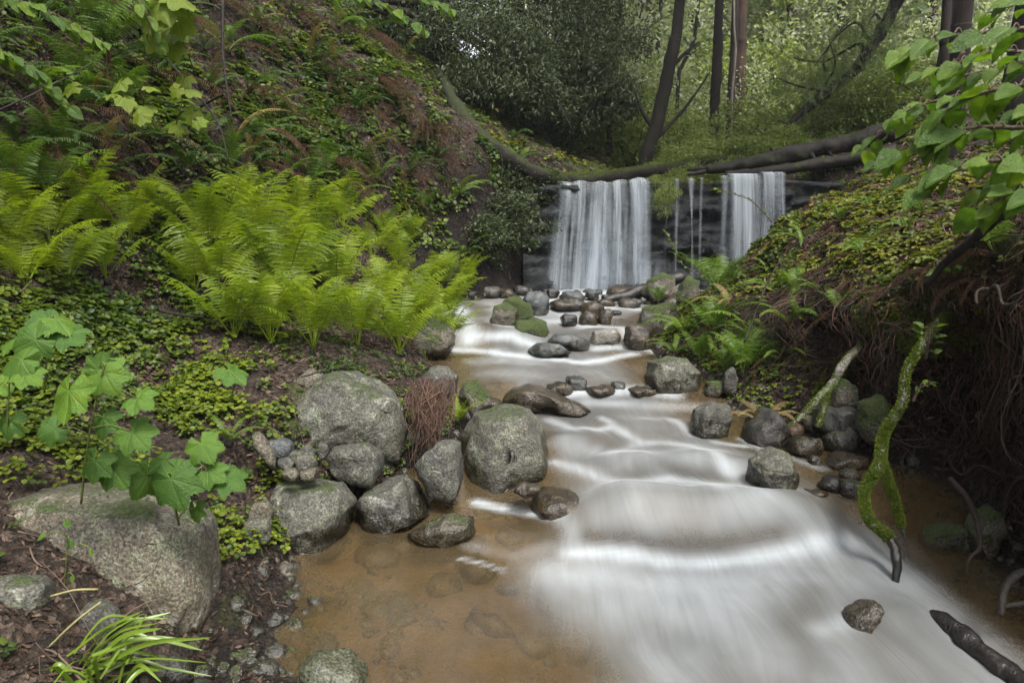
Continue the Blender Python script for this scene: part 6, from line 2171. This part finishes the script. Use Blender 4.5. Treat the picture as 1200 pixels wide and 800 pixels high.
def leaning():
    y = 12.0
    at = lambda px, py: CAM + ray(px, py) * (y / ray(px, py)[1])
    pts = np.array([at(920, 150), at(945, 128), at(975, 105), at(1002, 82), at(1028, 45), at(1052, 0), at(1075, -60)])
    o = empty('leaning_tree', pts[0], 'mossy trunk leaning far to the right with thin drooping branches', 'tree')
    mb = MB()
    p = smooth_path(pts, 50)
    tube(mb, p - pts[0], np.interp(np.linspace(0, 1, 50), [0, .15, .7, 1], [.03, .075, .10, .10]), 10, .2, 3)
    mb.build('trunk', BK_DARK, o)
    moss_coat(p[6:], np.interp(np.linspace(0, 1, 44), [0, 1], [.07, .09]), o, 1800, size=.025)
    br = [[(985, 100), (975, 70), (985, 40), (1000, 20)], [(960, 115), (965, 85), (955, 55)], [(1005, 80), (990, 60), (970, 70), (945, 60), (930, 80)], [(1030, 45), (1000, 30), (975, 45), (950, 80)], [(1045, 15), (1020, 20), (1000, 50)], [(960, 112), (935, 100), (915, 90)]]
    P_ = []
    for i, b in enumerate(br):
        q = smooth_path([at(*c) + np.array([0, rng.normal() * .3, 0]) for c in b], 24)
        mb = MB()
        tube(mb, q - pts[0], np.linspace(.03, .006, 24), 6, .2, i)
        mb.build('branch', BK_DARK, o)
        P_.append(q)
    # drooping sprays
    q = np.concatenate(P_)
    n = 1000
    i = rng.integers(0, len(q), n)
    pos = q[i] + rng.normal(size=(n, 3)) * np.array([.28, .3, .16]) - np.array([0, 0, 1]) * rng.random(n)[:, None] ** 2 * .5
    d = rng.normal(size=(n, 3)) * .5 + np.array([0, 0, -1.0])
    yv = d / np.linalg.norm(d, axis=1)[:, None]
    nr = rng.normal(size=(n, 3))
    x = np.cross(yv, nr)
    x /= np.linalg.norm(x, axis=1)[:, None]
    V, T = [], []
    for j in range(7):
        y0 = -.5 + j / 7
        for sg in (-1, 1):
            k = len(V)
            V += [[0, y0, 0], [0, y0 + .06, 0], [sg * .17, y0 + .16, .03]]
            T.append([k, k + 1, k + 2] if sg > 0 else [k + 1, k, k + 2])
    mb = MB()
    scatter(mb, np.array(V), [np.array(T)], pos - pts[0], np.stack([x, yv, np.cross(x, yv)], -1), rng.uniform(.12, .26, n))
    mb.build('crown', LF_MID, o)


leaning()

# understory behind the log
for i, (px, y, r_, z_) in enumerate([(765, 11.4, .30, .30), (790, 11.0, .40, .35), (815, 11.2, .45, .4), (800, 12.2, .6, .6), (835, 12.2, .5, .5), (865, 11.8, .55, .45), (895, 11.9, .5, .4), (925, 12.0, .5, .4), (775, 13.5, .8, .9), (735, 13.2, .7, .7), (850, 13.8, .7, .7), (900, 13.2, .8, .7), (950, 12.6, .6, .5), (985, 12.2, .6, .5), (715, 14.5, .8, .8), (690, 13.4, .6, .5), (1015, 11.8, .6, .6), (1045, 11.4, .7, .6), (1000, 13.5, .9, .9), (960, 14.2, 1.0, 1.0)]):
    shrub(ground_pt(px, y), r_ * 1.15, z_ * 1.2, C_BRIGHT, 'bright green leafy shrub behind the fallen logs at the foot of the forest', 'shrubs behind the fallen logs')
for i in range(38):
    y = rng.uniform(16, 27)
    px = rng.uniform(690, 1120)
    r_ = rng.uniform(1.0, 1.9)
    shrub(ground_pt(px, y), r_, r_ * rng.uniform(.9, 1.4), C_HAZED if rng.random() < .6 else C_BRIGHT, 'pale green understory bush in the forest gap', 'understory bushes in the forest gap', stem=False)
for i in range(40):
    y = rng.uniform(24, 46)
    px = rng.uniform(640, 1180)
    g = ground_pt(px, y)
    o = empty('broadleaf_tree', g, 'broadleaf tree with haze painted into its leaves in the back of the forest gap', 'tree', 'misty trees in the back of the forest')
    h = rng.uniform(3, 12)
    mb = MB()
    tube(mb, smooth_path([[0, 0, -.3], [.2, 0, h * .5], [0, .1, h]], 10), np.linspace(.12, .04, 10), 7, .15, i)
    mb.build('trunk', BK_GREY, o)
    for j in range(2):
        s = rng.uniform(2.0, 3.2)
        link('crown', C_HAZED[rng.integers(3)], o, (rng.normal() * .8, rng.normal(), h - j * 2.6), (0, 0, rng.uniform(0, 6)), (s, s, s * .8))
for i, (px, y, s) in enumerate([(720, 20, .9), (800, 24, 1.0), (905, 22, 1.0), (960, 19, .9), (1010, 24, 1.1), (1060, 18, .9), (880, 30, 1.2), (935, 33, 1.2), (1000, 36, 1.3), (760, 30, 1.2), (690, 24, 1.1), (1100, 26, 1.1), (830, 36, 1.3)]):
    g = ground_pt(px, y)
    o = empty('conifer', g, 'drooping needle leaved tree among the broadleaf trees of the forest gap', 'tree', 'conifers in the forest gap')
    mb = MB()
    tube(mb, smooth_path([[0, 0, -.3], [0, 0, 7], [0, 0, 14]], 14), np.linspace(.16, .02, 14), 8, .12, i)
    link('trunk', mb.mesh('trunk', BK_RED), o, None, None, s)
    link('crown', CONIFER[i % 2], o, None, (0, 0, rng.uniform(0, 6)), s)
# the wood beyond, one mass
mb = MB()
n = 16000
px = rng.uniform(450, 1400, n)
y = rng.uniform(50, 70, n)
x = (px - 600) / F * y
zt = 1.5 + y * (.25 + .12 * fbm(np.stack([px / 90, y * 0, y * 0], 1), 3, 6))
zb = 4 + y * .1
z = zb + (zt - zb) * rng.random(n)
up = rng.normal(size=(n, 3)) * .7 + np.array([0, -.3, .8])
scatter(mb, *LEAF4, np.stack([x, y, z], 1), rot_basis(up, rng.uniform(0, 6.28, n)), rng.uniform(.35, .75, n))
tag(mb.build('far_woodland', LF_HAZED), 'far woodland closing the view, paled in colour for haze', 'woodland', kind='stuff')

# bushes hanging on the dark bank left of the falls
for px, py, r_, lab in [(600, 285, .38, 'dark leafy bush on the bank directly left of the falls'), (630, 245, .32, 'dark leafy bush tucked under the bend of the sweeping log'), (575, 300, .3, 'dark low bush at the pool edge left of the falls'), (600, 235, .30, 'dark leafy bush between the green sword fern and the log'), (775, 222, .20, 'green plant cushion hanging between the left veil and the trickles')]:
    h, n = hitT(px, py)
    if py == 222:
        h = np.array([2.0, 9.14, 1.45])
    shrub(h, r_ * (.8 if py == 222 else 1), r_ * (1.6 if py == 222 else 1), C_BRIGHT if py == 222 else C_DARK, lab, stem=py != 222)
for i, (px, y, r_) in enumerate([(810, 10.4, .25), (790, 10.2, .22), (835, 10.5, .25), (770, 10.0, .18)]):
    shrub(ground_pt(px, y), r_, r_, C_BRIGHT, 'small bright plant sprouting on the lip beside the sweeping log', 'plants on the lip of the falls', stem=False, cat='plant', name='lip_plant')

# unseen trees added above the frame to shade the upper banks
for i, (x, y, h, r_) in enumerate([(-5.2, 3.0, 3.2, 1.9), (-6.5, 6.5, 3.2, 2.2), (-4.6, .8, 3.4, 1.8), (-5.5, 10, 3, 2.2), (-4.4, 9.6, 3, 1.6), (4.9, 2.2, 2.6, 1.5), (6.5, 11, 4, 1.8)]):
    g = np.array([x, y, ground_z(x, y)])
    o = empty('shade_tree', g, 'unseen leafy tree added above the frame to shade the ravine slope', 'tree', 'unseen trees added to shade the slopes')
    mb = MB()
    tube(mb, smooth_path([[0, 0, -.3], [.1, 0, h * .5], [0, .1, h]], 10), np.linspace(.10, .04, 10), 7, .15, i)
    mb.build('trunk', BK_DARK, o)
    for j in range(2):
        link('crown', C_MID[rng.integers(3)], o, (rng.normal() * .5, rng.normal() * .5, h + j * 1.0), (0, 0, rng.uniform(0, 6)), (r_, r_, r_ * .6))
EXPOSURE = 2.2
# ------------------------------------------------------------------ sky, sun, camera
def world():
    w = bpy.data.worlds.new('World')
    SC.world = w
    w.use_nodes = True
    t = w.node_tree
    t.nodes.clear()
    out = t.nodes.new('ShaderNodeOutputWorld')
    bg = t.nodes.new('ShaderNodeBackground')
    sky = t.nodes.new('ShaderNodeTexSky')
    sky.sky_type = 'NISHITA'
    sky.sun_disc = False
    sky.sun_elevation = R(SUN_EL)
    sky.sun_rotation = R(SUN_ROT)
    sky.air_density = 1.0
    sky.dust_density = 4.0
    hs = t.nodes.new('ShaderNodeHueSaturation')
    hs.inputs['Saturation'].default_value = .30
    t.links.new(sky.outputs[0], hs.inputs['Color'])
    t.links.new(hs.outputs[0], bg.inputs[0])
    bg.inputs[1].default_value = .10
    t.links.new(bg.outputs[0], out.inputs[0])


SUN_EL, SUN_ROT = 62, 155
world()
L = bpy.data.lights.new('sun', 'SUN')
L.energy = 1.5
L.angle = R(18)
L.color = (1.0, .965, .90)
lo = bpy.data.objects.new('sun', L)
COL.objects.link(lo)
el, az = R(SUN_EL), R(SUN_ROT)
sd = Vector((math.sin(az) * math.cos(el), math.cos(az) * math.cos(el), math.sin(el)))
lo.rotation_euler = sd.to_track_quat('Z', 'Y').to_euler()

cam = bpy.data.cameras.new('camera')
cam.sensor_width = 36
cam.lens = 24
cam.clip_start = .05
cam.clip_end = 3000
co = bpy.data.objects.new('camera', cam)
COL.objects.link(co)
co.location = Vector(CAM)
co.rotation_euler = (R(90) - PITCH, 0, 0)
cam.dof.use_dof = True
cam.dof.focus_distance = 4.2
cam.dof.aperture_fstop = 5.6
SC.camera = co
SC.view_settings.view_transform = 'Standard'
SC.view_settings.look = 'None'
SC.view_settings.gamma = 1
SC.view_settings.exposure = EXPOSURE
SC.cycles.max_bounces = 6
SC.cycles.diffuse_bounces = 3
SC.cycles.glossy_bounces = 3
SC.cycles.transmission_bounces = 4
SC.cycles.transparent_max_bounces = 16
SC.cycles.caustics_reflective = False
SC.cycles.caustics_refractive = False


def haze():
    b = NT('haze')
    v = b.n('ShaderNodeVolumePrincipled', {'Color': (.86, .92, .90, 1), 'Density': HAZE, 'Anisotropy': .3}).outputs[0]
    b.t.links.new(v, b.out.inputs[1])
    mb = MB()
    x, y0, y1, z0, z1 = 252, -202, 252, -1.6, 34
    V = [[-x, y0, z0], [x, y0, z0], [x, y1, z0], [-x, y1, z0], [-x, y0, z1], [x, y0, z1], [x, y1, z1], [-x, y1, z1]]
    mb.add(V, np.array([[0, 3, 2, 1], [4, 5, 6, 7], [0, 1, 5, 4], [1, 2, 6, 5], [2, 3, 7, 6], [3, 0, 4, 7]]))
    tag(mb.build('haze', b.m, smooth=False), 'thin damp haze hanging in the forest', 'haze', kind='stuff')


HAZE = .001
if HAZE:
    haze()
SC.cycles.volume_bounces = 0
